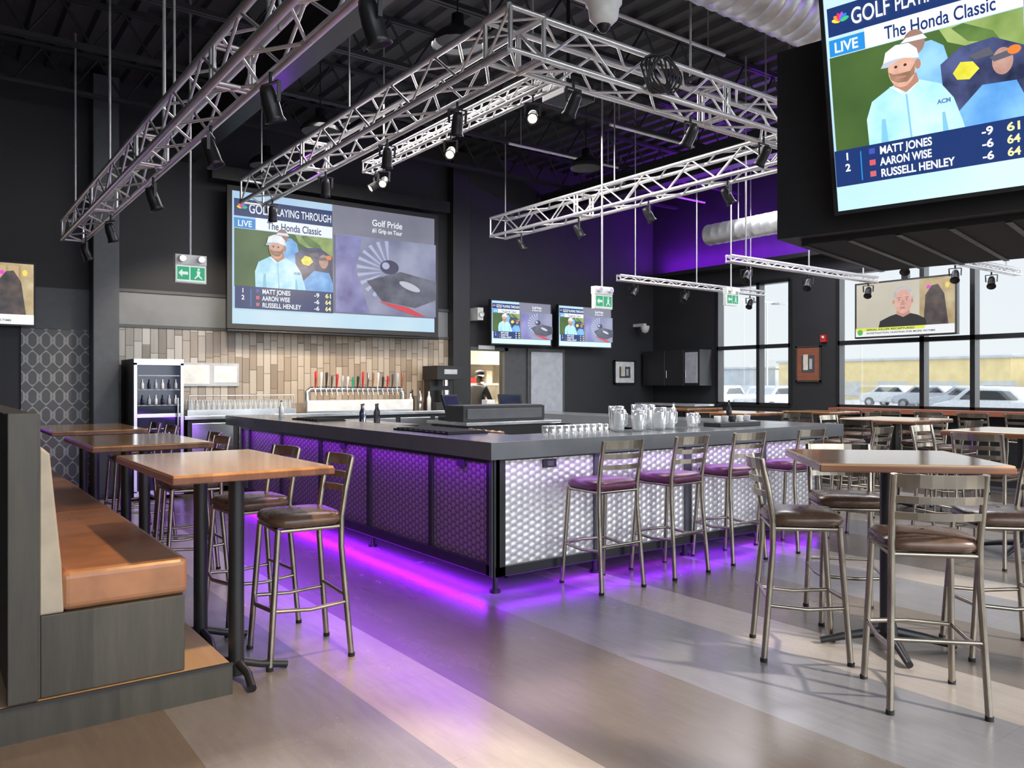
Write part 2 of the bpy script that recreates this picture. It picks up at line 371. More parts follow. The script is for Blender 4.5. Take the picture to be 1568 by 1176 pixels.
b = B(); truss(b, (1.42, 10.6, 3.28), (1.42, -1.0, 3.28), .22, .34, .024, .010)
for py in (10.4, 8.3, 6.2, 4.0, 1.9, -.4): b.cyl((1.42, py, 3.35), (1.42, py, 5.53), .013, 'rod', n=6)
for py in (6.2, 4.0): b.cyl((1.52, py+.12, 3.35), (1.52, py+.12, 5.53), .010, 'rod', n=6)
b.done('lighting_truss', (1.42, 6, 3.28))
b = B()
truss(b, (4.14, 8.4, 3.98), (4.14, 4.95, 3.98), .12, .2, .016, .007)
for py in (8.0, 5.3): b.cyl((4.14, py, 4), (4.14, py, 5.53), .010, 'rod', n=6)
b.done('lighting_truss', (4.14, 6.5, 3.98))
for (x0, x1, yy) in ((8.0, 11.35, 8.25), (7.85, 11.2, 6.2), (8.36, 12.0, 4.63), (8.2, 12.0, 3.0)):
    b = B(); truss(b, (x0, yy, 3.0), (x1, yy, 3.0), .07, .2, .016, .006)
    for t in (.1, .5, .9): b.cyl((x0+(x1-x0)*t, yy, 3.0), (x0+(x1-x0)*t, yy, 5.53), .010, 'rod', n=6)
    b.done('hanging_light_bar', ((x0+x1)/2, yy, 3.0))
def can(p, az=0, tilt=35, lit=False, s=1.0, drop=.12):
    b = B(); p = V(p); c = p+V((0, 0, -drop-.05)); b.cyl(p, p+V((0, 0, -drop*.5)), .012*s, 'blackm', n=6)
    d = V((math.sin(math.radians(tilt))*math.cos(az), math.sin(math.radians(tilt))*math.sin(az), -math.cos(math.radians(tilt))))
    side = d.cross(V((0, 0, 1))).normalized()
    for k in (-1, 1):
        b.beam(p+V((0, 0, -drop*.5)), p+V((0, 0, -drop*.5))+side*k*.075*s, .02, .008, 'blackm')
        b.beam(p+V((0, 0, -drop*.5))+side*k*.075*s, c+side*k*.07*s, .02, .008, 'blackm')
    b.lathe(c-d*.10*s, [(.001, 0), (.035*s, .005), (.045*s, .04*s), (.05*s, .10*s), (.05*s, .17*s), (.062*s, .20*s), (.056*s, .20*s), (.04*s, .17*s), (.001, .17*s)], 'blackm', 14, d)
    if lit: b.lathe(c-d*.10*s, [(.001, .185*s), (.044*s, .185*s)], 'bulb', 14, d)
    b.done('stage_spotlight', tuple(p))
for yy, az in ((10.2, 0), (8.7, .5), (6.9, 0), (5.3, -.5), (4.2, .3), (3.0, 0)): can((1.5, yy, 3.15), az, 20, s=.95)
for yy in (9.6, 8.0, 6.6, 5.4): can((3.45, yy, 3.74), 1.2, 25, s=.95)
for xx in (3.9, 5.2, 6.2): can((xx, 4.5, 3.74), 1.6, 35, s=.95)
for yy in (9.5, 8.2, 6.9, 5.7): can((7.2, yy, 3.74), -.6, 30, s=1)
for yy, az in ((8.2, 3), (8.0, 4), (6.6, 4), (5.3, 4)): can((4.14, yy, 3.91), az, 55, True, .85)
for (xx, yy) in ((8.3, 8.25), (9.4, 8.25), (11.0, 8.25), (8.2, 6.2), (9.5, 6.2), (11.0, 6.2), (9.0, 4.63), (10.2, 4.63), (11.2, 4.63)): can((xx, yy, 2.94), 3.5, 45, s=.9, drop=.08)
pb = B()
pb.lathe((0, 0, 0), [(.24, 0), (.23, .05), (.19, .10), (.11, .15), (.06, .18), (.055, .28), (.001, .29)], 'blackm', 20)
pb.lathe((0, 0, 0), [(.225, .005), (.18, .09), (.001, .13)], 'dkgrey', 20); pb.cyl((0, 0, .28), (0, 0, .98), .008, 'blackm', n=6)
pm = pb.mesh('dome_pendant_lamp')
for p in ((3.9, 6.1, 4.55), (3.9, 9.2, 4.55), (3.9, 11.1, 4.55), (7.6, 8.5, 4.55)): inst(pm, 'dome_pendant_lamp', p)
def duct(name, p1, p2, r):
    b = B(); p1 = V(p1); p2 = V(p2); L = (p2-p1).length; d = (p2-p1).normalized(); prof = []; t = 0
    while t < L: prof += [(r, t), (r*1.03, t+.02), (r, t+.04)]; t += .16
    prof.append((r, L)); b.lathe(p1, prof, 'duct', 24, d); b.lathe(p1, [(r, 0), (r*.95, 0), (r*.95, .5), (.001, .5)], 'black', 24, d)
    a = p1+d*.6; e = p2-d*.6
    for q in (a, e): b.cyl(q+V((0, 0, r)), (q.x, q.y, 5.53), .01, 'rod', n=6)
    b.done(name, tuple((p1+p2)/2))
duct('spiral_duct', (4.5, 4.1, 4.76), (9.2, 4.1, 4.76), .28); duct('spiral_duct', (10.5, 8.7, 3.95), (10.5, 4.5, 3.95), .17)
b = B(); b.bb(5.0, 5.4, 5.9, 6.25, 4.3, 4.46, 'blackm'); b.cyl((5.2, 6.08, 4.46), (5.2, 6.08, 5.5), .02, 'blackm'); b.cyl((5.1, 5.9, 4.38), (5.1, 5.84, 4.38), .04, 'dkgrey'); b.done('ceiling_projector', (5.2, 6.1, 4.38), .01)
b = B(); b.lathe((3.42, 3.66, 3.84), [(.001, -.13), (.05, -.12), (.09, -.08), (.10, 0), (.115, .01), (.12, .12), (.06, .16), (.02, .17), (.02, .75)], 'white', 20); b.ell((3.42, 3.66, 3.77), (.055, .055, .10), 'blackm'); b.done('dome_camera', (3.42, 3.66, 3.9))
b = B()
for k in range(6):
    cc = V((4.55+.02*k, 4.3-.01*k, 3.88)); rr = .13+.015*random.random()
    b.tube([cc+V((rr*math.cos(t), .02*math.sin(3*t+k), rr*1.05*math.sin(t))) for t in [2*math.pi*i/20 for i in range(20)]], .009, 'black', 6, closed=True)
b.done('cable_coil', (4.6, 4.3, 3.88))
b = B(); b.cyl((6.2, 3.9, 4.05), (7.2, 3.9, 4.05), .035, 'alu'); b.cyl((6.2, 3.9, 4.05), (6.2, 3.9, 4.45), .03, 'alu'); b.cyl((7.0, 3.9, 4.05), (7.0, 3.9, 4.45), .03, 'alu'); b.done('pipe_bracket', (6.6, 3.9, 4.1))

# ------------------------------------------------------------------ screens
E = {}
def em(k, c, st=1.0, c2=None, sc=6):
    if k not in E: E[k] = emit('screen_'+k, c, st, col2=c2, scale=sc)
    return E[k]
class Screen:
    def __init__(s, name, O, ux, uy, n, w, h, bez=.03, thick=.06, k=1.0):
        s.O = V(O); s.ux = V(ux).normalized(); s.uy = V(uy).normalized(); s.n = V(n).normalized(); s.w = w; s.h = h; s.b = B(); s.name = name; s.lay = .002; s.txt = []
        R = Matrix((s.ux, s.uy, s.n)).transposed(); c = s.O+s.ux*w/2+s.uy*h/2-s.n*(thick/2+.001)
        s.b.box(c, (w+2*bez, h+2*bez, thick), 'blackm', R)
        for (a0, a1, c0, c1) in ((-bez, 0, -bez, h+bez), (w, w+bez, -bez, h+bez), (0, w, -bez, 0), (0, w, h, h+bez)):
            s.b.box(s.O+s.ux*(a0+a1)/2+s.uy*(c0+c1)/2+s.n*.004, (a1-a0, c1-c0, .012), 'black', R)
    def P(s, x, y): return s.O+s.ux*x*s.w+s.uy*(1-y)*s.h+s.n*s.lay
    def nx(s): s.lay += .0010
    def rect(s, x0, y0, x1, y1, m): s.nx(); s.b.poly([s.P(x0, y1), s.P(x1, y1), s.P(x1, y0), s.P(x0, y0)], m)
    def pol(s, pts, m): s.nx(); s.b.poly([s.P(*p) for p in pts], m)
    def el(s, cx, cy, rx, ry, m, rot=0, n=24):
        s.nx(); pts = []
        for i in range(n):
            t = 2*math.pi*i/n; a = rx*math.cos(t)*s.w; c = ry*math.sin(t)*s.h; ca, sa = math.cos(rot), math.sin(rot)
            pts.append(s.P(cx+(a*ca-c*sa)/s.w, cy+(a*sa+c*ca)/s.h))
        s.b.poly(pts[::-1], m)
    def text(s, t, x, y, size, m, align='LEFT', width=None): s.txt.append((t, x, y, size, m, align, s.lay+.003, width))
    def done(s):
        ob = s.b.done(s.name, tuple(s.O+s.ux*s.w/2+s.uy*s.h/2))
        cus = []
        for (t, x, y, size, m, al, lay, width) in s.txt:
            cu = bpy.data.curves.new('caption_text', 'FONT'); cu.body = t; cu.size = size*s.h; cu.align_x = al; cu.offset = .0012*s.h; cu.materials.append(m)
            o = bpy.data.objects.new('caption_text', cu); scene.collection.objects.link(o); cus.append(o)
        bpy.context.view_layer.update()
        for o, (t, x, y, size, m, al, lay, width) in zip(cus, s.txt):
            sc = 1.0
            if width and o.dimensions.x > 0: sc = width*s.w/o.dimensions.x
            p = s.O+s.ux*x*s.w+s.uy*(1-y)*s.h+s.n*lay
            mw = Matrix.Translation(p) @ Matrix((s.ux, s.uy, s.n)).transposed().to_4x4() @ Matrix.Diagonal((sc, 1, 1, 1))
            o.parent = ob; o.matrix_parent_inverse = Matrix.Identity(4); o.matrix_local = ob.matrix_world.inverted() @ mw
        return ob
def golf(S, k=1.0, tag='a'):
    c = lambda key, col, c2=None, sc=6: em(key+tag, col, k, c2, sc)
    navy = c('navy', (.010, .032, .14)); wh = c('wh', (.85, .9, .95)); blue = c('blue', (.02, .24, .62)); yel = c('yel', (.95, .9, .35))
    S.rect(0, 0, 1, 1, c('bg', (.36, .58, .82), (.55, .72, .88), .8))
    S.rect(.455, 0, 1, .88, c('bgr', (.16, .17, .23), (.24, .24, .31), 1))
    S.rect(.0, .88, 1, 1, c('bgb', (.42, .68, .86), (.62, .78, .88), .8))
    P1 = .455
    S.rect(.008, .055, P1, .185, navy); S.rect(.008, .20, .10, .275, blue); S.rect(.10, .185, P1, .275, wh)
    for i, cc in enumerate(((.9, .7, .05), (.9, .25, .05), (.75, .03, .1), (.35, .1, .55), (.03, .2, .7), (.05, .5, .2))):
        a = math.pi*(i+.5)/6; S.el(.042-.012*math.cos(a), .125-.02*math.sin(a), .005, .020, c('pk%d' % i, cc), rot=(a-math.pi/2))
    S.text('GOLF', .070, .155, .10, wh, width=.095); S.text('PLAYING THROUGH', .178, .152, .085, wh, width=.268)
    S.text('LIVE', .022, .262, .065, wh, width=.06); S.text('The Honda Classic', .15, .262, .08, navy, width=.25)
    x0, x1, y0, y1 = .008, P1, .28, .72
    S.rect(x0, y0, x1, y1, c('grass', (.035, .085, .022), (.075, .14, .035), 2.0))
    q = lambda px, py: (x0+(x1-x0)*px, y0+(y1-y0)*min(py, 1.0))
    S.pol([q(.60, 0), q(1, 0), q(1, .34), q(.8, .28), q(.64, .14)], c('lgrass', (.14, .24, .05), (.36, .46, .16), 5))
    S.pol([q(.66, .02), q(.72, 0), q(.86, .14), q(.9, .26), q(.74, .18)], c('dgrass', (.05, .12, .03), (.14, .24, .06), 7))
    S.pol([q(.36, .16), q(.42, .08), q(.56, .08), q(.62, .16), q(.66, .45), q(.66, 1), q(.38, 1)], c('shb', (.08, .30, .68), (.30, .58, .88), 6))
    S.el(*q(.47, .06), .026, .055, c('skin2', (.30, .18, .14))); S.pol([q(.40, .04), q(.43, 0), q(.52, 0), q(.54, .05)], c('capw2', (.7, .75, .82)))
    S.pol([q(.6, .34), q(.70, .22), q(.86, .20), q(1, .34), q(1, 1), q(.62, 1)], c('dk', (.010, .014, .04), (.08, .10, .24), 8))
    S.pol([q(.66, .86), q(.80, .62), q(.96, .64), q(1, .82), q(1, 1), q(.70, 1.0)], c('bl2', (.08, .28, .64), (.22, .50, .88), 6))
    S.pol([q(.66, .45), q(.70, .36), q(.76, .38), q(.79, .46), q(.74, .54), q(.68, .52)], c('ylw', (.60, .56, .03), (.80, .76, .10), 14)); S.pol([q(.74, .32), q(.84, .28), q(.86, .36), q(.77, .37)], c('gy', (.10, .10, .13)))
    S.el(*q(.90, .44), .022, .055, c('pk', (.36, .20, .16), (.5, .3, .25), 16)); S.pol([q(.84, .38), q(.97, .34), q(.98, .40), q(.86, .43)], c('gy', (.10, .10, .13))); S.el(*q(.955, .36), .014, .018, c('or', (.75, .2, .04)))
    sh = c('shirt', (.30, .64, .84), (.56, .85, .95), 7)
    S.pol([q(.20, 1), q(.195, .72), q(.23, .55), q(.33, .45), q(.37, .42), q(.50, .44), q(.60, .52), q(.66, .68), q(.70, .92), q(.71, 1)], sh)
    S.pol([q(.33, .44), q(.41, .56), q(.38, .47)], wh); S.pol([q(.50, .43), q(.42, .56), q(.47, .46)], wh)
    S.pol([q(.415, .55), q(.425, .55), q(.44, 1.0), q(.43, 1.0)], c('shl', (.2, .5, .7)))
    S.pol([q(.28, .75), q(.30, .75), q(.31, 1), q(.27, 1)], c('shl', (.2, .5, .7)))
    S.pol([q(.60, .80), q(.615, .80), q(.63, 1), q(.60, 1)], c('shl', (.2, .5, .7)))
    sk = c('sk', (.55, .29, .20), (.70, .42, .32), 18); S.pol([q(.35, .36), q(.48, .36), q(.49, .45), q(.42, .53), q(.36, .45)], c('sk3', (.42, .21, .15)))
    S.el(*q(.405, .28), .033, .085, sk); S.el(*q(.49, .28), .007, .022, c('sk3', (.42, .21, .15)))
    S.pol([q(.335, .30), q(.36, .33), q(.40, .335), q(.45, .33), q(.475, .27), q(.47, .37), q(.43, .43), q(.38, .42), q(.345, .38)], c('beard', (.24, .13, .08), (.38, .22, .15), 25))
    S.pol([q(.37, .365), q(.43, .365), q(.42, .38), q(.38, .38)], c('lip', (.50, .22, .18)))
    for ex in (.375, .425): S.el(*q(ex, .262), .004, .006, c('eye', (.05, .03, .03)))
    S.pol([q(.395, .265), q(.405, .265), q(.413, .318), q(.387, .318)], c('nose', (.66, .38, .28)))
    S.pol([q(.31, .20), q(.325, .10), q(.38, .05), q(.45, .06), q(.49, .13), q(.50, .22), q(.47, .215), q(.42, .19), q(.36, .20), q(.31, .235)], c('cap', (.68, .72, .80), (.9, .93, .95), 9))
    S.pol([q(.295, .245), q(.31, .20), q(.37, .185), q(.42, .19), q(.37, .215), q(.33, .25)], c('capb', (.46, .50, .58)))
    S.text('ACM', .268, .595, .025, c('shn', (.1, .2, .4)))
    S.rect(.008, .715, P1, .885, navy); S.rect(.075, .735, .078, .87, blue)
    for i, (r, nm, sc, tt, ww) in enumerate((('1', 'MATT JONES', '-9', '61', .125), ('2', 'AARON WISE', '-6', '64', .125), ('', 'RUSSELL HENLEY', '-6', '64', .175))):
        yy = .765+.052*i
        if r: S.text(r, .035, yy, .048, wh, width=.004 if i == 0 else .013)
        S.text(nm, .125, yy, .05, wh, width=ww); S.text(sc, .362, yy, .048, wh, width=.024); S.text(tt, .415, yy, .048, yel, width=.027)
        S.rect(.098, yy-.033, .113, yy-.008, c('fl%d' % i, ((.05, .08, .4), (.6, .1, .12), (.55, .12, .15))[i]))
    S.text('Golf Pride', .73, .135, .075, wh, 'CENTER', width=.16); S.text('#1 Grip on Tour', .73, .19, .05, wh, 'CENTER', width=.16)
    S.rect(.465, .235, 1, .87, c('ad', (.12, .13, .24), (.34, .36, .50), 1.4))
    S.pol([(.465, .25), (.60, .24), (.56, .5), (.64, .87), (.465, .87)], c('ad2', (.10, .08, .26), (.30, .32, .60), 2.5))
    for a in range(11):
        t = math.pi*(.55+a*.09); cx, cy = .74, .50
        S.pol([(cx+.02*math.cos(t), cy+.03*math.sin(t)), (cx+.17*math.cos(t), cy+.25*math.sin(t)), (cx+.17*math.cos(t+.12), cy+.25*math.sin(t+.12))], c('spoke', (.42, .46, .66)))
    S.el(.74, .47, .05, .06, c('hub', (.05, .05, .10))); S.el(.72, .46, .02, .03, c('spoke', (.42, .46, .66)))
    S.pol([(.62, .60), (.80, .50), (1, .56), (1, .72), (.88, .80), (.70, .76)], c('body', (.03, .035, .06), (.14, .15, .20), 4))
    S.el(.85, .62, .06, .03, c('hl', (.5, .52, .6)), .3); S.pol([(.68, .76), (.84, .80), (.94, .87), (.88, .87), (.74, .80)], c('rd', (.65, .03, .05)))
def news(S, k=1.0, tag='n'):
    c = lambda key, col, c2=None, sc=6: em(key+tag, col, k, c2, sc)
    S.rect(0, 0, 1, 1, c('wall', (.44, .41, .33), (.55, .51, .43), 1.0)); S.rect(.66, 0, 1, .85, c('kit', (.30, .20, .09), (.5, .42, .25), 5))
    for i in range(3): S.rect(.70+.1*i, .04, .78+.1*i, .22, c('cab', (.45, .33, .18)))
    S.pol([(.72, .30), (.78, .14), (.84, .12), (.90, .3), (.94, .85), (.7, .85)], c('dkf', (.02, .02, .025), (.10, .07, .06), 7)); S.el(.75, .16, .02, .035, c('mag', (.65, .05, .5))); S.el(.93, .15, .02, .05, c('yl', (.7, .6, .1)))
    S.pol([(.24, .86), (.26, .72), (.36, .64), (.44, .60), (.56, .60), (.64, .64), (.72, .72), (.74, .86)], c('blk', (.012, .012, .015)))
    S.pol([(.44, .5), (.56, .5), (.57, .61), (.50, .67), (.43, .61)], c('nk', (.45, .24, .18)))
    S.el(.50, .31, .102, .21, c('hairg', (.34, .34, .36), (.5, .5, .52), 20)); S.el(.50, .38, .090, .225, c('fc', (.55, .30, .24), (.66, .38, .31), 12))
    for sx in (-1, 1):
        S.el(.50+sx*.04, .35, .016, .014, c('ew', (.6, .5, .46))); S.el(.50+sx*.04, .35, .008, .012, c('ey', (.06, .04, .04))); S.el(.50+sx*.042, .31, .024, .009, c('eb', (.22, .18, .17))); S.el(.50+sx*.095, .38, .012, .04, c('nk', (.45, .24, .18)))
    S.pol([(.49, .36), (.51, .36), (.525, .45), (.475, .45)], c('ns', (.48, .24, .19))); S.el(.50, .505, .03, .010, c('mth', (.34, .12, .10))); S.el(.5, .478, .038, .010, c('ms', (.42, .33, .31)))
    S.rect(0, .84, 1, 1, c('wb', (.74, .76, .78))); S.rect(0, .84, .72, .90, c('yb', (.64, .70, .08))); S.el(.05, .92, .03, .055, c('gr', (.10, .40, .06)))
    S.text('SERIAL KILLER RECAPTURED', .12, .892, .05, c('tk', (.05, .05, .05)), width=.5); S.text('INVESTIGATION: HUNTING FOR MORE VICTIMS', .12, .955, .045, c('tk', (.05, .05, .05)), width=.7)
X = (1, 0, 0); Z = (0, 0, 1)
S = Screen('projection_screen', (3.53, 11.45, 2.34), X, Z, (0, -1, 0), 3.33, 1.89, .07, .03); golf(S, .66, 'p')
S.b.bb(3.25, 7.15, 11.42, 11.58, 4.36, 4.55, 'blackm'); S.b.cyl((3.46, 11.45, 2.24), (6.93, 11.45, 2.24), .022, 'blackm')
for xx in (3.4, 5.2, 7.0): S.b.bb(xx-.03, xx+.03, 11.55, 11.79, 4.42, 4.5, 'blackm')
S.done()
for x0 in (8.06, 9.60):
    S = Screen('wall_tv', (x0, 11.5, 2.20), X, Z, (0, -1, 0), 1.34, .755, .02, .06); golf(S, .9, 't'); S.b.bb(x0+.5, x0+.85, 11.5, 11.79, 2.4, 2.75, 'blackm'); S.done()
S = Screen('wall_tv', (-.22, 11.6, 2.22), X, Z, (0, -1, 0), 1.34, .755, .02, .06); news(S, .9, 'l'); S.b.bb(.3, .6, 11.6, 11.77, 2.4, 2.65, 'blackm'); S.done()
S = Screen('hanging_tv', (11.9, 6.90, 2.22), (0, -1, 0), Z, (-1, 0, 0), 1.5, .82, .025, .07); news(S, .8, 'n')
S.b.bb(11.93, 12.0, 6.1, 6.2, 2.9, 3.2, 'blackm'); S.b.cyl((11.97, 6.15, 3.1), (11.97, 6.15, 5.53), .02, 'blackm'); S.done()
# TV cluster
e1 = V((.206, -.9785, 0)); nh = V((-.9785, -.206, 0)); tl = math.radians(12)
uy = V(Z)*math.cos(tl)+nh*math.sin(tl); nn = nh*math.cos(tl)-V(Z)*math.sin(tl)
C0 = V((3.90, 2.74, 0)); b = B()
def Q(s, dpt, z): return C0+e1*s-nh*dpt+V((0, 0, z))
b.prism([Q(0, .0, 2.30), Q(2.55, .0, 2.30), Q(2.55, 1.6, 2.30), Q(0, 1.6, 2.30)], (0, 0, 1.06), 'black')
b.prism([Q(.1, .1, 2.27), Q(2.45, .1, 2.27), Q(2.45, 1.5, 2.27), Q(.1, 1.5, 2.27)], (0, 0, .03), 'rubber')
for i in range(10):
    b.prism([Q(.1+i*.25, .1, 2.262), Q(.13+i*.25, .1, 2.262), Q(.13+i*.25, 1.5, 2.262), Q(.1+i*.25, 1.5, 2.262)], (0, 0, .01), 'blackm')
for s_, d_ in ((.3, .3), (2.2, .3), (.3, 1.3), (2.2, 1.3)): b.cyl(Q(s_, d_, 3.3), Q(s_, d_, 5.53), .025, 'blackm')
b.beam(Q(1.2, .02, 2.42), Q(1.2, -.06, 2.42), .05, .05, 'blackm'); b.beam(Q(1.2, -.0, 3.2), Q(1.2, -.2, 3.2), .05, .05, 'blackm')
b.done('tv_cluster_housing', tuple(Q(1.3, .8, 2.8)))
S = Screen('hanging_tv', Q(.385, -.12, 2.385), e1, uy, nn, 1.87, 1.06, .02, .06); golf(S, .95, 'c'); S.done()

# ------------------------------------------------------------------ exit signs etc
def exitsign(x, y, z0, w=.30, h=.16, top=5.5):
    b = B(); b.bb(x-w/2, x+w/2, y-.03, y+.03, z0, z0+.185, 'white'); b.bb(x-w*.46, x+w*.46, y-.034, y-.03, z0+.015, z0+.17, 'wglow')
    b.bb(x-w*.02, x+w*.44, y-.036, y-.034, z0+.03, z0+.16, 'green'); b.bb(x-w*.44, x-w*.06, y-.036, y-.034, z0+.03, z0+.16, 'green')
    yy = y-.038; q = lambda a, c: (x+a*w, yy, z0+c)
    b.poly([q(-.40, .095), q(-.28, .055), q(-.28, .08), q(-.10, .08), q(-.10, .11), q(-.28, .11), q(-.28, .135)], 'wglow')
    b.lathe((x+.24*w, yy, z0+.14), [(.001, 0), (.012, 0)], 'wglow', 10, (0, -1, 0))
    b.poly([q(.18, .125), q(.30, .12), q(.27, .08), q(.36, .05), q(.34, .04), q(.23, .07), q(.12, .04), q(.10, .05), q(.19, .08)], 'wglow')
    b.bb(x-w*.5, x+w*.5, y-.04, y+.04, z0+.185, z0+.28, 'white')
    for k in (-1, 1): b.lathe((x+k*w*.3, y-.04, z0+.235), [(.001, -.01), (.030, 0), (.038, .04), (.001, .04)], 'white', 12, (0, -1, 0)); b.lathe((x+k*w*.3, y-.081, z0+.235), [(.001, 0), (.03, 0)], 'steel', 12, (0, -1, 0))
    b.cyl((x, y, z0+.27), (x, y, top), .012, 'rod', n=8); b.done('exit_sign', (x, y, z0))
exitsign(2.16, 8.35, 2.49); exitsign(6.86, 7.37, 2.42); exitsign(10.28, 8.07, 2.72)
def frame(name, c, ux, n, w, h, m, mm='black'):
    b = B(); c = V(c); ux = V(ux); n = V(n); R = Matrix((ux, V(Z), n)).transposed()
    b.box(c+n*.012, (w, h, .02), m, R)
    for k in (-1, 1): b.box(c+ux*k*w/2+n*.015, (.03, h+.03, .03), mm, R); b.box(c+V(Z)*k*h/2+n*.015, (w+.03, .03, .03), mm, R)
    b.box(c+n*.024, (w*.55, h*.5, .004), 'dkgrey', R); b.box(c-ux*w*.1+V(Z)*h*.05+n*.027, (w*.2, h*.45, .004), 'tan', R); b.box(c+ux*w*.12+n*.027, (w*.12, h*.3, .004), 'lgrey', R)
    b.done(name, tuple(c))
frame('framed_picture', (11.57, YB-.03, 1.72), X, (0, -1, 0), .56, .46, 'white')
frame('framed_poster', (XR-.01, 8.1, 1.83), (0, -1, 0), (-1, 0, 0), .46, .6, 'ledge', 'dkwood')
b = B(); b.bb(7.72, 7.78, YB-.06, YB, 0, 2.14, 'black'); b.bb(D1-.02, D1+.06, YB-.05, YB+.02, 0, 2.14, 'dkgrey'); b.bb(7.7, D1+.06, YB-.05, YB, DT, 2.14, 'dkgrey'); b.bb(8.6, 9.05, YB-.03, YB, 0, 2.14, 'dkgrey'); b.bb(7.95, 8.3, YB-.06, YB-.05, 2.10, 2.17, 'white'); b.done('trim_2')
b = B(); b.bb(9.05, 9.95, YB-.06, YB-.001, 0, 2.14, 'dkgrey'); b.bb(9.12, 9.88, YB-.08, YB-.05, .02, 2.08, 'lgrey'); b.cyl((9.2, YB-.12, 1.0), (9.3, YB-.12, 1.0), .012, 'steel'); b.cyl((9.2, YB-.12, 1.0), (9.2, YB-.07, 1.0), .012, 'steel'); b.done('door_1')
b = B(); b.bb(7.80, 7.92, 11.55, YB, 2.6, 2.82, 'white'); b.lathe((7.86, 11.5, 2.7), [(.05, 0), (.03, .08), (.001, .08)], 'white', 12, (0, 1, 0)); b.done('wall_speaker', (7.86, 11.6, 2.7))
b = B(); b.lathe((11.9, 11.5, 2.62), [(.001, -.10), (.06, -.08), (.09, 0), (.09, .05), (.001, .06)], 'white', 16); b.bb(11.86, 11.94, 11.5, 11.8, 2.66, 2.72, 'white'); b.done('dome_camera', (11.9, 11.6, 2.6))
b = B(); b.bb(XR-.06, XR, 7.75, 7.85, 2.2, 2.32, 'red'); b.lathe((XR-.06, 7.8, 2.28), [(.001, .02), (.02, .015), (.025, 0)], 'white', 10, (-1, 0, 0)); b.done('fire_alarm')
b = B(); b.bb(11.9, XR-.02, 10.2, 11.7, 0, 1.05, 'black'); b.bb(12.05, XR-.02, 10.2, 11.7, 1.45, 2.15, 'black'); b.bb(11.85, XR-.02, 10.15, 11.75, 1.05, 1.09, 'lgrey')
for yy in (10.6, 11.1): b.bb(12.04, 12.06, yy, yy+.01, 1.45, 2.15, 'dkgrey'); b.cyl((12.03, yy-.06, 1.6), (12.03, yy-.06, 1.75), .008, 'steel')
b.bb(12.03, 12.05, 10.25, 10.55, 1.5, 2.1, 'lgrey'); b.done('corner_cabinet', (12.1, 11, 0))
b = B(); b.bb(.2, .78, YB-.05, YB-.002, 1.1, 2.1, 'black'); b.bb(.24, .74, YB-.06, YB-.05, 1.14, 2.06, 'purplel'); b.done('led_wall_panel', (.5, 11.75, 1.6))
b = B(); b.bb(12.1, XR-.01, .5, YB-.01, 3.66, 3.70, 'black'); b.bb(12.1, 12.13, .5, YB-.01, 3.70, 3.73, 'black'); b.bb(12.2, 12.25, .6, YB-.1, 3.71, 3.74, 'purplec'); b.done('led_cove')

# ------------------------------------------------------------------ kitchen
b = B(); b.bb(6.9, 10.6, 15.0, 15.1, 0, 2.8, 'tan'); b.bb(6.8, 6.9, YB+.15, 15.1, 0, 2.8, 'tan'); b.bb(10.6, 10.7, YB+.15, 15.1, 0, 2.8, 'tan'); b.bb(6.8, 10.7, YB+.15, 15.1, 2.8, 2.9, 'white'); b.done('wall_kitchen')
b = B(); b.bb(8.3, 10.3, 14.2, 14.95, .05, .92, 'steel'); b.bb(8.2, 10.4, 14.3, 14.98, 1.9, 2.3, 'steel'); b.bb(8.2, 10.4, 14.55, 14.98, 1.45, 1.5, 'steel')
for i in range(9): b.bb(8.35+i*.22, 8.5+i*.22, 14.6, 14.8, 1.5, 1.62+.08*(i % 3), ('tan', 'lgrey', 'red', 'white')[i % 4])
for i in range(7): b.lathe((8.5+i*.25, 14.5, .92), [(.001, 0), (.07, 0), (.08, .18), (.001, .18)], ('steel', 'white')[i % 2], 12)
b.done('kitchen_counter', (9.3, 14.6, 0), .008)
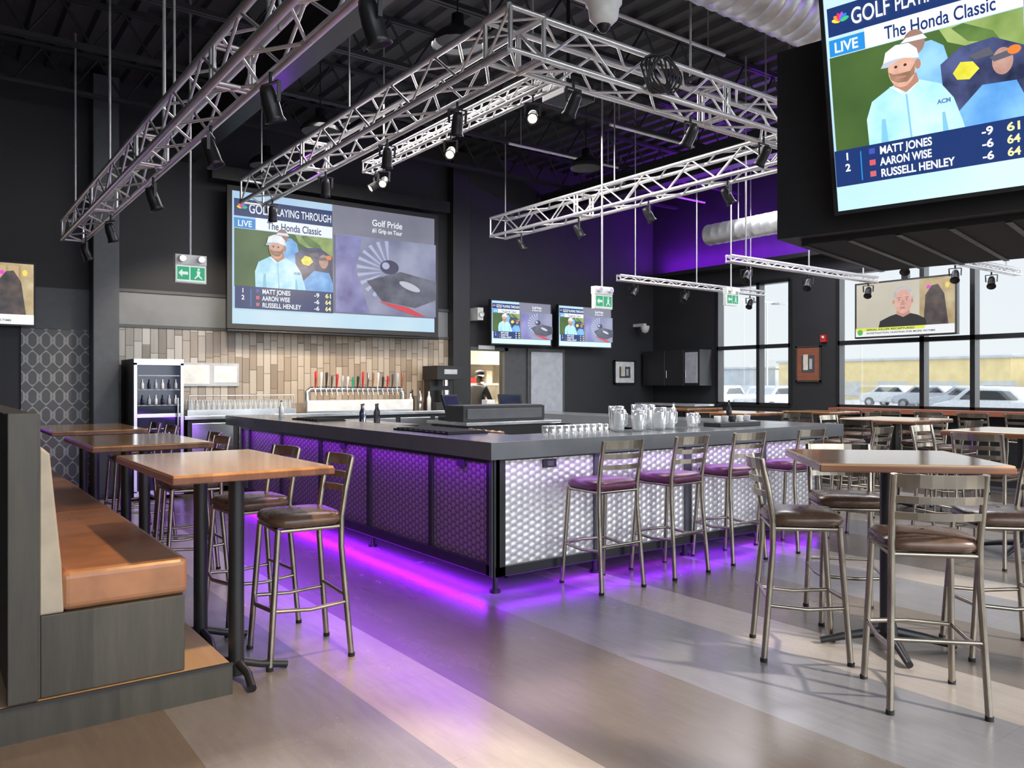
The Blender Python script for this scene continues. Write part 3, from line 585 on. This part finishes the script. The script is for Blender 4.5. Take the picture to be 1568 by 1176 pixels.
def person(name, loc, rz):
    J = [(0, 0, .95), (0, 0, 1.15), (0, .01, 1.36), (0, .03, 1.46), (0, .06, 1.55), (0, .08, 1.64),
         (.17, 0, 1.40), (.24, .08, 1.16), (.16, .30, 1.06), (.14, .37, 1.05), (-.17, 0, 1.40), (-.25, .06, 1.16), (-.16, .28, 1.04), (-.14, .35, 1.03),
         (.09, 0, .90), (.11, .02, .50), (.11, -.02, .10), (.11, .12, .035), (-.09, 0, .90), (-.11, .02, .50), (-.11, -.02, .10), (-.11, .12, .035)]
    R = [(.15, .11), (.14, .10), (.16, .10), (.055, .055), (.075, .085), (.08, .095), (.065, .06), (.048, .048), (.03, .028), (.035, .02), (.065, .06), (.048, .048), (.03, .028), (.035, .02),
         (.09, .09), (.065, .065), (.045, .045), (.045, .03), (.09, .09), (.065, .065), (.045, .045), (.045, .03)]
    Ed = [(0, 1), (1, 2), (2, 3), (3, 4), (4, 5), (2, 6), (6, 7), (7, 8), (8, 9), (2, 10), (10, 11), (11, 12), (12, 13), (0, 14), (14, 15), (15, 16), (16, 17), (0, 18), (18, 19), (19, 20), (20, 21)]
    for side, hand, sx in ((1, 9, 1), (-1, 13, -1)):
        hx, hy, hz = J[hand]
        for f in range(4):
            i = len(J); o = (f-1.5)*.02; J.append((hx+o, hy+.05, hz)); J.append((hx+o, hy+.085-.006*abs(f-1.5), hz-.02)); R += [(.009, .009), (.008, .008)]; Ed += [(hand, i), (i, i+1)]
        i = len(J); J.append((hx-sx*.045, hy+.01, hz)); J.append((hx-sx*.05, hy+.045, hz-.015)); R += [(.010, .010), (.009, .009)]; Ed += [(hand, i), (i, i+1)]
    me = bpy.data.meshes.new(name); me.from_pydata(J, Ed, []); ob = bpy.data.objects.new(name+'_tmp', me); scene.collection.objects.link(ob)
    ob.modifiers.new('s', 'SKIN'); sv = me.skin_vertices[0].data
    for i, r in enumerate(R): sv[i].radius = r
    sv[0].use_root = True
    sd = ob.modifiers.new('sub', 'SUBSURF'); sd.levels = 2
    dg = bpy.context.evaluated_depsgraph_get(); nm = bpy.data.meshes.new_from_object(ob.evaluated_get(dg)); bpy.data.objects.remove(ob)
    nm.materials.clear()
    for k in ('black', 'skin', 'hair', 'dkgrey'): nm.materials.append(M[k])
    for p in nm.polygons:
        c = p.center; p.use_smooth = True; i = 0
        if c.z > 1.47: i = 1
        if c.z > 1.60 or (c.z > 1.50 and c.y < .04): i = 2
        if c.y > .12 and c.z > .9 and c.z < 1.3: i = 1
        if c.z < .93 and c.y < .2: i = 3
        if c.z < .09: i = 0
        p.material_index = i
    par = bpy.data.objects.new(name, nm); par.location = loc; par.rotation_euler = (0, 0, rz); scene.collection.objects.link(par)
    b = B(); b.ell((0, .165, 1.60), (.014, .02, .022), 'skin', 8)
    for k in (-1, 1): b.ell((k*.085, .07, 1.60), (.012, .022, .032), 'skin', 8); b.ell((k*.032, .155, 1.625), (.012, .008, .007), 'white', 8); b.ell((k*.032, .162, 1.625), (.005, .004, .005), 'black', 6)
    b.ell((0, .155, 1.555), (.028, .012, .006), 'red', 8); b.lathe((0, .06, 1.66), [(.098, 0), (.10, .04), (.07, .08), (.001, .09)], 'black', 14)
    o = b.done('face_and_cap'); o.parent = par
person('cook', (8.62, 12.75, 0), -1.2)

# ------------------------------------------------------------------ back bar
b = B(); b.bb(2.85, 7.3, 11.15, YB-.04, .08, 1.0, 'black'); b.bb(2.8, 7.3, 11.1, YB-.04, 1.0, 1.05, 'steel')
for i in range(7): b.bb(2.9+i*.63, 3.45+i*.63, 11.13, 11.15, .15, .95, 'steel')
b.done('back_bar_counter', (5, 11.4, 0), .005)
b = B(); b.bb(2.14, 2.74, 10.95, 11.7, .05, 1.80, 'blackm'); b.bb(2.14, 2.74, 10.90, 10.95, .05, .12, 'steel'); b.bb(2.14, 2.74, 10.90, 10.95, 1.72, 1.80, 'steel')
for xx in (2.16, 2.72): b.bb(xx-.02, xx+.02, 10.90, 10.95, .1, 1.75, 'steel')
b.bb(2.18, 2.70, 10.91, 10.945, .12, 1.72, 'fglass'); b.cyl((2.66, 10.87, .8), (2.66, 10.87, 1.3), .012, 'steel'); b.bb(2.18, 2.70, 10.905, 10.912, 1.05, 1.10, 'steel')
for zz in (.7, .9, 1.2, 1.4, 1.58): b.bb(2.19, 2.69, 10.907, 10.912, zz, zz+.012, 'lgrey')
for z_ in (.74, 1.22, 1.42):
    for k in range(6): b.lathe((2.24+.08*k, 10.90, z_), [(.001, 0), (.02, 0), (.02, .06), (.008, .09), (.008, .12), (.001, .12)], ('fglass', 'lgrey', 'white')[(k+int(z_*10)) % 3], 8)
b.bb(2.16, 2.2, 11.0, 11.04, 0, .05, 'black'); b.bb(2.68, 2.72, 11.6, 11.64, 0, .05, 'black'); b.done('glass_door_fridge', (2.44, 11.3, 0), .004)
b = B(); b.bb(2.9, 3.72, YB-.06, YB-.031, 1.45, 1.78, 'lgrey'); b.bb(2.93, 3.3, YB-.065, YB-.06, 1.48, 1.75, 'white'); b.bb(3.36, 3.69, YB-.065, YB-.06, 1.5, 1.74, 'white'); b.done('notice_board')
b = B(); b.bb(2.85, 4.35, 11.15, 11.6, 1.052, 1.13, 'steel')
for i in range(20):
    for j in range(3): b.lathe((2.92+i*.072, 11.22+j*.13, 1.13), [(.030, 0), (.024, .13), (.001, .13), (.001, .125), (.022, .12), (.028, 0)], 'clear', 8)
b.cyl((2.88, 11.17, 1.13), (2.88, 11.17, 1.32), .008, 'steel'); b.cyl((4.33, 11.17, 1.13), (4.33, 11.17, 1.32), .008, 'steel'); b.cyl((2.88, 11.17, 1.32), (4.33, 11.17, 1.32), .008, 'steel')
b.done('glass_rack', (3.6, 11.4, 1.05))
b = B(); b.bb(4.5, 6.25, 11.12, 11.5, 1.052, 1.20, 'steel'); b.bb(4.5, 6.25, 11.08, 11.13, 1.08, 1.24, 'white')
b.tube([(4.6, 11.35, 1.2), (4.6, 11.35, 1.36), (4.65, 11.35, 1.4), (6.15, 11.35, 1.4), (6.2, 11.35, 1.36), (6.2, 11.35, 1.2)], .04, 'steel', 12)
cols = ['red', 'white', 'black', 'dkgrey', 'red', 'lgrey', 'white', 'green', 'black', 'red', 'steel', 'leather', 'white', 'black', 'red', 'dkgrey', 'lgrey', 'ledge']
for i in range(18):
    xx = 4.68+i*.085; b.cyl((xx, 11.35, 1.40), (xx, 11.22, 1.40), .014, 'steel', n=8); b.cyl((xx, 11.23, 1.40), (xx, 11.19, 1.31), .010, 'steel', n=8)
    hh = .12+.10*random.random(); b.tube([(xx, 11.23, 1.41), (xx, 11.225, 1.44), (xx, 11.21, 1.44+hh*.5), (xx, 11.20, 1.44+hh), (xx, 11.20, 1.46+hh)], [.008, .012, .017, .023, .009], cols[i], 8)
b.done('beer_tap_tower', (5.4, 11.3, 1.05))
b = B(); b.bb(6.72, 7.22, 11.15, 11.6, 1.052, 1.18, 'black'); b.bb(6.75, 7.2, 11.4, 11.6, 1.18, 1.75, 'blackm'); b.bb(6.72, 7.22, 11.12, 11.6, 1.55, 1.78, 'blackm'); b.cyl((6.95, 11.25, 1.18), (6.95, 11.25, 1.38), .07, 'steel'); b.cyl((6.95, 11.25, 1.45), (6.95, 11.25, 1.55), .05, 'steel'); b.bb(6.85, 7.1, 11.11, 11.12, 1.64, 1.72, 'lgrey'); b.done('coffee_machine', (6.97, 11.35, 1.05), .01)
def bottle(c, h, r, m, cap='black'):
    b = B(); b.lathe(c, [(.001, 0), (r, 0), (r, h*.58), (r*.4, h*.75), (r*.35, h*.95), (.001, h*.95)], m, 12); b.lathe((c[0], c[1], c[2]+h*.93), [(r*.42, 0), (r*.42, h*.08), (.001, h*.08)], cap, 10); b.done('liquor_bottle', c)
for i in range(5): bottle((6.33+i*.085, 11.3+.1*(i % 2), 1.053), .30+.03*(i % 3), .035, ('white', 'blackm', 'steel', 'leather', 'white')[i])
def pos_terminal(x, y, z, rz):
    b = B(); R = Matrix.Rotation(rz, 3, 'Z'); T = R @ Matrix.Rotation(math.radians(-20), 3, 'X')
    b.box(V((x, y, z+.02)), (.24, .22, .04), 'black', R); b.box(V((x, y, z+.10))+R @ V((0, .03, 0)), (.06, .05, .16), 'black', R); b.box(V((x, y, z+.20)), (.32, .03, .22), 'blackm', T); b.box(V((x, y, z+.20))+T @ V((0, -.017, 0)), (.28, .004, .18), 'fglass', T); b.done('pos_terminal', (x, y, z), .004)
b = B(); b.bb(5.0, 6.3, 7.6, 8.4, 0, 1.0, 'black'); b.bb(4.95, 6.35, 7.55, 8.45, 1.0, 1.04, 'steel'); b.done('bar_island_cooler', (5.6, 8, 0), .006)
b = B(); b.bb(4.35, 4.9, 8.6, 10.0, .04, .98, 'steel'); b.bb(4.33, 4.92, 8.58, 10.02, .95, .985, 'steel')
for q in range(3): b.bb(4.33, 4.35, 8.65+.45*q, 9.05+.45*q, .1, .9, 'blackm')
b.done('bottle_cooler', (4.6, 9.3, 0), .005)
b = B(); b.bb(5.0, 6.2, 7.7, 8.1, 1.042, 1.22, 'blackm'); b.bb(5.05, 6.15, 7.69, 7.70, 1.07, 1.19, 'dkgrey'); b.bb(5.02, 6.18, 7.72, 8.08, 1.22, 1.23, 'dkgrey'); b.done('liquor_speed_rack', (5.6, 7.9, 1.04), .01)
pos_terminal(5.2, 8.28, 1.042, .4); pos_terminal(6.1, 8.28, 1.042, -.3)
for i in range(4): bottle((4.45+.1*i, 9.2+.15*(i % 2), .986), .24, .03, ('fglass', 'steel', 'black', 'fglass')[i])
def pitcher(x, y, z, s=1.0, m='clear'):
    b = B(); b.lathe((x, y, z), [(.001, 0), (.055*s, 0), (.06*s, .02), (.072*s, .22*s), (.068*s, .22*s), (.054*s, .02), (.001, .015)], m, 16)
    b.tube([(x+.068*s, y, z+.19*s), (x+.12*s, y, z+.17*s), (x+.12*s, y, z+.07*s), (x+.06*s, y, z+.04*s)], .008, m, 6); b.done('beer_pitcher', (x, y, z))
for (x, y, s_) in ((4.70, 4.85, .85), (4.86, 4.78, .8), (4.80, 4.98, .95), (5.00, 4.90, 1), (5.14, 4.80, .9), (5.18, 4.98, .98), (5.32, 4.85, .85), (5.62, 4.86, .6), (5.74, 4.92, .6)): pitcher(x, y, 1.081, s_)
b = B()
for i in range(9):
    for j in range(2): b.lathe((4.2+.075*i, 5.12+j*.08, .93), [(.03, 0), (.03, .01), (.035, .20), (.032, .20), (.001, .02)], 'clear', 8)
b.bb(4.15, 4.9, 5.08, 5.25, .902, .93, 'white'); b.done('glass_rack', (4.5, 5.16, .9))
b = B(); b.bb(3.82, 4.15, 5.5, 6.1, .902, 1.02, 'steel')
for i in range(5): b.lathe((3.98, 5.56+i*.11, 1.03), [(.001, 0), (.04, 0), (.045, .04), (.001, .05)], 'leather', 10)
b.done('garnish_tray', (4, 5.8, .9), .005)
def barmat(x0, x1, y0, y1):
    b = B(); b.bb(x0, x1, y0, y1, 1.081, 1.095, 'rubber'); n = int((y1-y0)/.088)
    for i in range(n): b.bb(x0+.01, x1-.01, y0+.02+i*.088, y0+.06+i*.088, 1.095, 1.105, 'rubber')
    b.done('bar_mat', ((x0+x1)/2, (y0+y1)/2, 1.08))
barmat(3.3, 3.68, 5.3, 6.2); barmat(3.35, 3.68, 8.0, 8.7)
def caddy(x, y, n=5):
    b = B(); b.bb(x-.3, x+.3, y-.1, y+.1, 1.081, 1.12, 'black')
    for i in range(n): b.lathe((x-.22+.11*i, y, 1.12), [(.001, 0), (.03, 0), (.035, .06), (.001, .06)], ('white', 'lgrey', 'black')[i % 3], 10)
    b.done('napkin_caddy', (x, y, 1.08), .004)
caddy(6.2, 4.85); 
for i, (x, y, h, m) in enumerate(((7.1, 5.6, .22, 'blackm'), (7.1, 6.4, .18, 'white'), (3.45, 9.3, .2, 'white'))): bottle((x, y, 1.081), h, .03, m)
b = B(); b.bb(5.75, 5.87, 8.3, 8.42, 1.042, 1.28, 'white'); b.bb(5.77, 5.85, 8.295, 8.30, 1.08, 1.24, 'tan'); b.done('menu_holder', (5.8, 8.35, 1.04))

# ------------------------------------------------------------------ stools
def stool_mesh(name, vin):
    b = B(); m = 'bronze'; r = .0165
    for k in (-1, 1):
        b.tube([(k*.205, .215, 0), (k*.18, .165, .72)], r, m, 8)
        b.tube([(k*.205, -.225, 0), (k*.185, -.175, .60), (k*.185, -.175, .76), (k*.188, -.20, .92), (k*.19, -.235, 1.08)], r, m, 8)
        b.cyl((k*.205, .215, 0), (k*.206, .217, .02), .019, 'rubber', n=8); b.cyl((k*.205, -.225, 0), (k*.205, -.225, .02), .019, 'rubber', n=8)
        b.tube([(k*.195, .195, .30), (k*.20, 0, .285), (k*.197, -.20, .30)], .011, m, 6)
    b.tube([(-.193, .192, .30), (0, .235, .30), (.193, .192, .30)], .012, m, 6); b.tube([(-.196, -.2, .33), (.196, -.2, .33)], .011, m, 6)
    b.tube([(-.18, .165, .71), (.18, .165, .71)], .013, m, 6); b.tube([(-.18, -.175, .71), (.18, -.175, .71)], .013, m, 6)
    for k in (-1, 1): b.tube([(k*.18, .165, .71), (k*.183, -.175, .71)], .013, m, 6)
    for zz, h in ((1.05, .06), (.965, .034), (.890, .034)):
        off = -.175-(zz-.76)*.19; n = 8; vs = []; fs = []
        for i in range(n+1):
            t = -1+2*i/n; y = off-.05*(1-t*t)
            for (dy, dz) in ((-.006, -h/2), (.006, -h/2), (.006, h/2), (-.006, h/2)): vs.append((t*.19, y+dy-dz*.15, zz+dz))
        for i in range(n):
            for q in range(4): fs.append((i*4+q, i*4+(q+1) % 4, i*4+4+(q+1) % 4, i*4+4+q))
        b.add(vs, fs, m, False)
    def ring(w, d, z): 
        out = []
        for i in range(28):
            t = 2*math.pi*i/28; c, s = math.cos(t), math.sin(t); e = .45
            out.append((math.copysign(abs(c)**e, c)*w, math.copysign(abs(s)**e, s)*d, z))
        return out
    L = [ring(.19, .175, .722), ring(.208, .193, .73), ring(.216, .202, .748), ring(.212, .198, .768), ring(.194, .18, .784), ring(.12, .11, .794), ring(.01, .01, .797)]
    vs = [p for R_ in L for p in R_]; fs = [(i*28+k, i*28+(k+1) % 28, (i+1)*28+(k+1) % 28, (i+1)*28+k) for i in range(len(L)-1) for k in range(28)]; fs.append(tuple(range(28))[::-1])
    b.add(vs, fs, vin, True)
    return b.mesh(name)
st = stool_mesh('bar_stool', 'vinyl'); stp = stool_mesh('bar_stool_purple_lit', 'vinylp')
def stool(x, y, fx, fy, me=st): return inst(me, 'bar_stool', (x, y, 0), math.atan2(fy, fx)-math.pi/2)
for x, y, a in ((4.03, 4.33, .02), (4.75, 4.33, -.05), (5.52, 4.36, .04), (6.35, 4.33, 0), (7.2, 4.15, -.1)): stool(x, y, a, 1, stp)
for x, y, fx, fy in ((1.67, 4.23, -1, .08), (1.64, 4.95, -1, -.05), (1.60, 6.2, -1, 0), (1.70, 6.75, -1, .1), (1.7, 8.15, -1, 0), (1.7, 8.8, -1, 0),
                     (3.91, 2.60, .70, -.71), (3.79, 1.87, .72, .69), (4.72, 2.80, -.7, -.7), (4.80, 1.95, -.7, .7)): stool(x, y, fx, fy)
# ------------------------------------------------------------------ tables
def table_rect(x, y, w, l, posts):
    b = B(); b.bb(-w/2, w/2, -l/2, l/2, 1.035, 1.072, 'table'); b.bb(-w/2-.004, w/2+.004, -l/2-.004, l/2+.004, 1.03, 1.062, 'tedge')
    for py in posts:
        b.cyl((0, py, .02), (0, py, 1.02), .038, 'blackm', n=16); b.box((0, py, 1.02), (.3, .3, .015), 'blackm')
        for k in (-1, 1): b.tube([(0, py, .09), (.02, py+k*.12, .05), (.0, py+k*.24, .02)], .022, 'blackm', 8)
        b.tube([(0, py, .09), (.12, py, .05), (.26, py, .02)], .022, 'blackm', 8)
    o = b.done('high_table', (0, 0, 0), .006); o.location = (x, y, 0)
for yc in (4.36, 6.42, 8.45): table_rect(1.27, yc, .76, 1.28, (-.31, .33))
def table_sq(x, y, s, rot):
    b = B(); b.box((0, 0, 1.053), (s, s, .038), 'table'); b.box((0, 0, 1.045), (s+.008, s+.008, .034), 'tedge'); b.box((0, 0, 1.02), (.4, .4, .015), 'blackm')
    b.cyl((0, 0, .05), (0, 0, 1.02), .04, 'blackm', n=16); b.lathe((0, 0, .0), [(.06, .06), (.05, .12), (.04, .16)], 'blackm', 16)
    for k in range(4):
        d = V((math.cos(k*math.pi/2), math.sin(k*math.pi/2), 0)); b.tube([d*.03+V((0, 0, .09)), d*.2+V((0, 0, .06)), d*.36+V((0, 0, .022))], [.03, .026, .02], 'blackm', 8)
    o = b.done('high_table', (0, 0, 0), .006); o.location = (x, y, 0); o.rotation_euler = (0, 0, rot)
table_sq(4.37, 2.35, .93, math.pi/4)
table_sq(7.75, 2.95, .95, 0); table_sq(9.3, 4.9, .9, 0); table_sq(9.6, 7.4, .9, 0); table_sq(10.9, 6.9, .8, 0); table_sq(8.0, 1.0, .9, .0); table_sq(10.6, 9.3, .9, 0); table_sq(9.3, 2.4, .9, 0)
for x, y, fx, fy in ((7.1, 2.95, 1, 0), (7.75, 3.6, 0, -1), (7.75, 2.3, 0, 1), (8.4, 2.95, -1, 0), (8.65, 4.9, 1, 0), (9.95, 4.9, -1, 0), (9.3, 5.55, 0, -1), (9.3, 4.25, 0, 1), (8.95, 7.4, 1, 0), (9.6, 6.75, 0, 1), (10.9, 6.3, 0, 1), (10.3, 6.7, 1, 0), (9.3, 3.1, 0, -1), (9.95, 2.4, -1, 0), (8.65, 2.2, 1, 0)): stool(x, y, fx, fy)
for y in (6.8, 6.2, 5.6, 5.0, 4.4, 3.8, 3.2): stool(11.75, y, 1, 0)
# ------------------------------------------------------------------ booth
b = B(); b.bb(.2, 1.185, 3.86, 9.5, 0, .13, 'dkwood'); b.bb(.2, 1.18, 3.86, 9.5, .13, .15, 'ply'); b.bb(.2, 1.19, 3.85, 3.86, 0, .14, 'dkwood'); b.bb(.2, 1.192, 3.845, 3.86, .14, .152, 'black'); b.done('booth_platform', (.7, 6.6, 0))
b = B(); b.bb(.29, .40, 3.88, 9.4, .153, 1.35, 'dkwood'); b.bb(.40, .98, 3.90, 9.4, .153, .50, 'dkwood'); b.bb(.40, .98, 3.88, 3.90, .153, .5, 'dkwood'); b.bb(.28, .39, 3.86, 3.93, .153, 1.36, 'dkwood')
ob = b.done('booth_bench', (.6, 6.6, .153), .004); bpy.context.view_layer.update()
b = B(); y0 = 3.89
for i in range(3): b.bb(.475, 1.00, y0+i*1.82, y0+(i+1)*1.82-.01, .50, .675, 'leather')
b.done('seat_cushion', (.7, 6.6, .5), .035, 4, ob)
b = B()
for i in range(3):
    a0, a1 = y0+i*1.82, y0+(i+1)*1.82-.01
    b.prism([(.40, a0+.03, .50), (.49, a0+.03, .50), (.485, a0+.03, .70), (.44, a0+.03, 1.18), (.40, a0+.03, 1.22)], (0, a1-a0-.03, 0), 'leather')
b.done('back_cushion', (.45, 6.6, .8), .02, 3, ob)
b = B(); b.prism([(.395, y0, .50), (.488, y0, .50), (.48, y0, .70), (.435, y0, 1.18), (.395, y0, 1.22)], (0, .03, 0), 'cream'); b.done('cushion_end', (.45, 3.9, .8), .008, 2, ob)
# ------------------------------------------------------------------ outdoors
b = B(); b.bb(XR+.2, 140, -60, 120, -.25, -.15, 'asphalt'); b.bb(-60, XR+.2, -60, YF-.2, -.25, -.15, 'asphalt'); b.done('ground_parking_lot')
def building(x, y, w, l, h, m):
    b = B(); b.bb(x, x+w, y, y+l, -.15, h, m); b.bb(x-.2, x+w, y-.2, y+l+.2, h, h+.25, 'bldg2')
    for i in range(int(l/5)): b.bb(x-.05, x, y+1+i*5, y+4+i*5, .2, h*.45, 'bldg2')
    b.done('shop_building', (x, y, 0))
building(80, 16, 12, 12, 3.2, 'bldg'); building(80, 30, 12, 26, 3.9, 'bldg'); building(85, 60, 12, 30, 3.4, 'bldg2'); building(88, -10, 12, 20, 3.0, 'bldg')
def car(x, y, m, rz=0, s=1):
    b = B(); pr = [(-2.2, .35), (-2.2, .85), (-1.9, 1.0), (-1.3, 1.05), (-.8, 1.5), (.7, 1.55), (1.4, 1.05), (2.1, .9), (2.25, .6), (2.2, .35)]
    b.prism([(p[0], -.9, p[1]) for p in pr], (0, 1.8, 0), m); b.prism([(-1.15, -.92, 1.05), (-.75, -.92, 1.42), (.65, -.92, 1.45), (1.15, -.92, 1.05)], (0, 1.84, 0), 'black')
    for wx in (-1.4, 1.4):
        for wy in (-.9, .9): b.cyl((wx, wy-.1, .35), (wx, wy+.1, .35), .34, 'rubber', n=16); b.cyl((wx, wy-.11, .35), (wx, wy+.11, .35), .18, 'steel', n=10)
    o = b.done('parked_car', (0, 0, 0), .08); o.location = (x, y, -.15); o.rotation_euler = (0, 0, rz)
for x, y, m, r in ((36, 29, 'carw', .2), (40, 33, 'cars', 0), (44, 30, 'card', 0), (46, 38, 'card', 0), (30, 12, 'carw', 1.4), (42, 18, 'cars', 1.57), (48, 16, 'card', 1.57), (52, 25, 'cars', 1.57), (50, 20, 'card', 1.57), (38, 27, 'cars', 0), (55, 29, 'carw', 1.5)): car(x, y, m, r)
for x, y in ((40, 24), (45, 14), (50, 36)):
    b = B(); b.cyl((x, y, -.15), (x, y, 7.5), .09, 'rod', r2=.06); b.beam((x-.9, y, 7.5), (x+.9, y, 7.5), .1, .1, 'rod'); b.box((x-1.0, y, 7.45), (.6, .3, .12), 'dkgrey'); b.box((x+1.0, y, 7.45), (.6, .3, .12), 'dkgrey'); b.done('parking_lot_lamp', (x, y, 0))

# ------------------------------------------------------------------ lights
def area(name, loc, rot, sx, sy, col, e):
    l = bpy.data.lights.new(name, 'AREA'); l.shape = 'RECTANGLE'; l.size = sx; l.size_y = sy; l.color = col; l.energy = e
    o = bpy.data.objects.new(name, l); o.location = loc; o.rotation_euler = rot; scene.collection.objects.link(o); return o
def spot(name, loc, tgt, col, e, ang=60, blend=.5, r=.05):
    l = bpy.data.lights.new(name, 'SPOT'); l.color = col; l.energy = e; l.spot_size = math.radians(ang); l.spot_blend = blend; l.shadow_soft_size = r
    o = bpy.data.objects.new(name, l); o.location = loc; o.rotation_euler = (V(tgt)-V(loc)).to_track_quat('-Z', 'Y').to_euler(); scene.collection.objects.link(o); return o
PU = (.30, .01, 1.0)
area('led_light_toe_left', (3.22, 7.4, .115), (0, 0, 0), .06, 5.5, PU, 36)
area('led_light_toe_front', (5.2, 4.57, .115), (0, 0, 0), 3.9, .06, PU, 12)
area('led_light_panel_left', (3.20, 7.4, .94), (0, math.radians(25), 0), .05, 5.5, PU, 24)
area('led_light_panel_front', (5.2, 4.55, .94), (math.radians(-20), 0, 0), 3.9, .05, (.6, .35, 1.0), 4)
area('led_light_cove', (12.2, 6, 3.76), (0, math.radians(205), 0), .05, 11, (.30, .01, 1), 130)
area('led_light_cove_b', (12.22, 6, 3.78), (0, math.radians(160), 0), .05, 11, (.30, .01, 1), 130)
spot('purple_wash_ceiling', (3.3, 9.0, 4.1), (2.4, 4, 5.4), PU, 5, 110)
spot('purple_wash_floor', (3.3, 6.0, 3.6), (2.75, 4.9, 0), PU, 230, 50, 1.0)
sun = bpy.data.lights.new('sun', 'SUN'); sun.energy = 3.4; sun.angle = .03; sun.color = (1, .91, .78); so = bpy.data.objects.new('sun', sun)
so.rotation_euler = V((-.34, 1.1, -.95)).to_track_quat('-Z', 'Y').to_euler(); scene.collection.objects.link(so)
spot('warm_sun_patch_spot', (1.6, 2.7, 3.0), (1.15, 3.3, 0), (1, .62, .26), 230, 85, 1.0)  # added spot standing in for the warm sun patch on the left floor
spot('warm_track_light_b', (1.5, 6.9, 3.0), (1.0, 6.4, .8), (1, .72, .45), 90, 80)
spot('warm_track_light_c', (1.6, 4.6, 3.0), (.8, 4.6, .6), (1, .75, .5), 60, 70)
spot('warm_tile_wash', (4.9, 9.8, 3.7), (5.0, 11.7, 1.5), (1, .76, .48), 130, 90)
spot('warm_tile_wash_b', (3.0, 9.8, 3.4), (3.2, 11.7, 1.5), (1, .88, .7), 80, 90)
spot('bar_front_fill_spot', (5.4, 3.2, 4.3), (5.0, 4.6, .5), (1, .97, .94), 150, 95, .9)  # added spot, brightens the bar front where the sun falls short
area('kitchen_ceiling_light', (8.8, 13.5, 2.75), (0, 0, 0), 2, 1.5, (1, .95, .85), 170)
area('high_bay_light', (5.2, 7.5, 4.6), (0, 0, 0), 3, 3, (1, .96, .93), 200)  # added soft overhead fill that lifts the room light
area('overhead_fill_b', (10, 6, 4.4), (0, 0, 0), 2.5, 4, (.96, .97, 1), 190)  # second added overhead fill, towards the window side
# world : overcast sky, brighter toward the sun side (-Y)
w = bpy.data.worlds.new('world'); scene.world = w; w.use_nodes = True; nt = w.node_tree; bg = nt.nodes['Background']
tc = nt.nodes.new('ShaderNodeTexCoord'); sp = nt.nodes.new('ShaderNodeSeparateXYZ'); rp = nt.nodes.new('ShaderNodeValToRGB'); mr = nt.nodes.new('ShaderNodeMapRange')
nt.links.new(tc.outputs['Generated'], sp.inputs[0]); nt.links.new(sp.outputs[2], rp.inputs[0]); nt.links.new(rp.outputs[0], bg.inputs[0])
rp.color_ramp.elements[0].position = 0; rp.color_ramp.elements[0].color = (.88, .93, .96, 1); rp.color_ramp.elements[1].position = .6; rp.color_ramp.elements[1].color = (.74, .84, .95, 1)
mr.inputs['From Min'].default_value = .1; mr.inputs['From Max'].default_value = -.7; mr.inputs['To Min'].default_value = .68; mr.inputs['To Max'].default_value = 3.4
nt.links.new(sp.outputs[1], mr.inputs['Value']); nt.links.new(mr.outputs[0], bg.inputs[1])
# ------------------------------------------------------------------ camera
cam = bpy.data.cameras.new('camera'); co = bpy.data.objects.new('camera', cam); co.location = (0, 0, 1.48); co.rotation_euler = (math.radians(90), 0, math.radians(-36.5))
cam.sensor_width = 36; cam.lens = 28.01; cam.clip_end = 400; scene.collection.objects.link(co); scene.camera = co
scene.view_settings.view_transform = 'Standard'; scene.view_settings.look = 'None'; scene.view_settings.exposure = 0.55
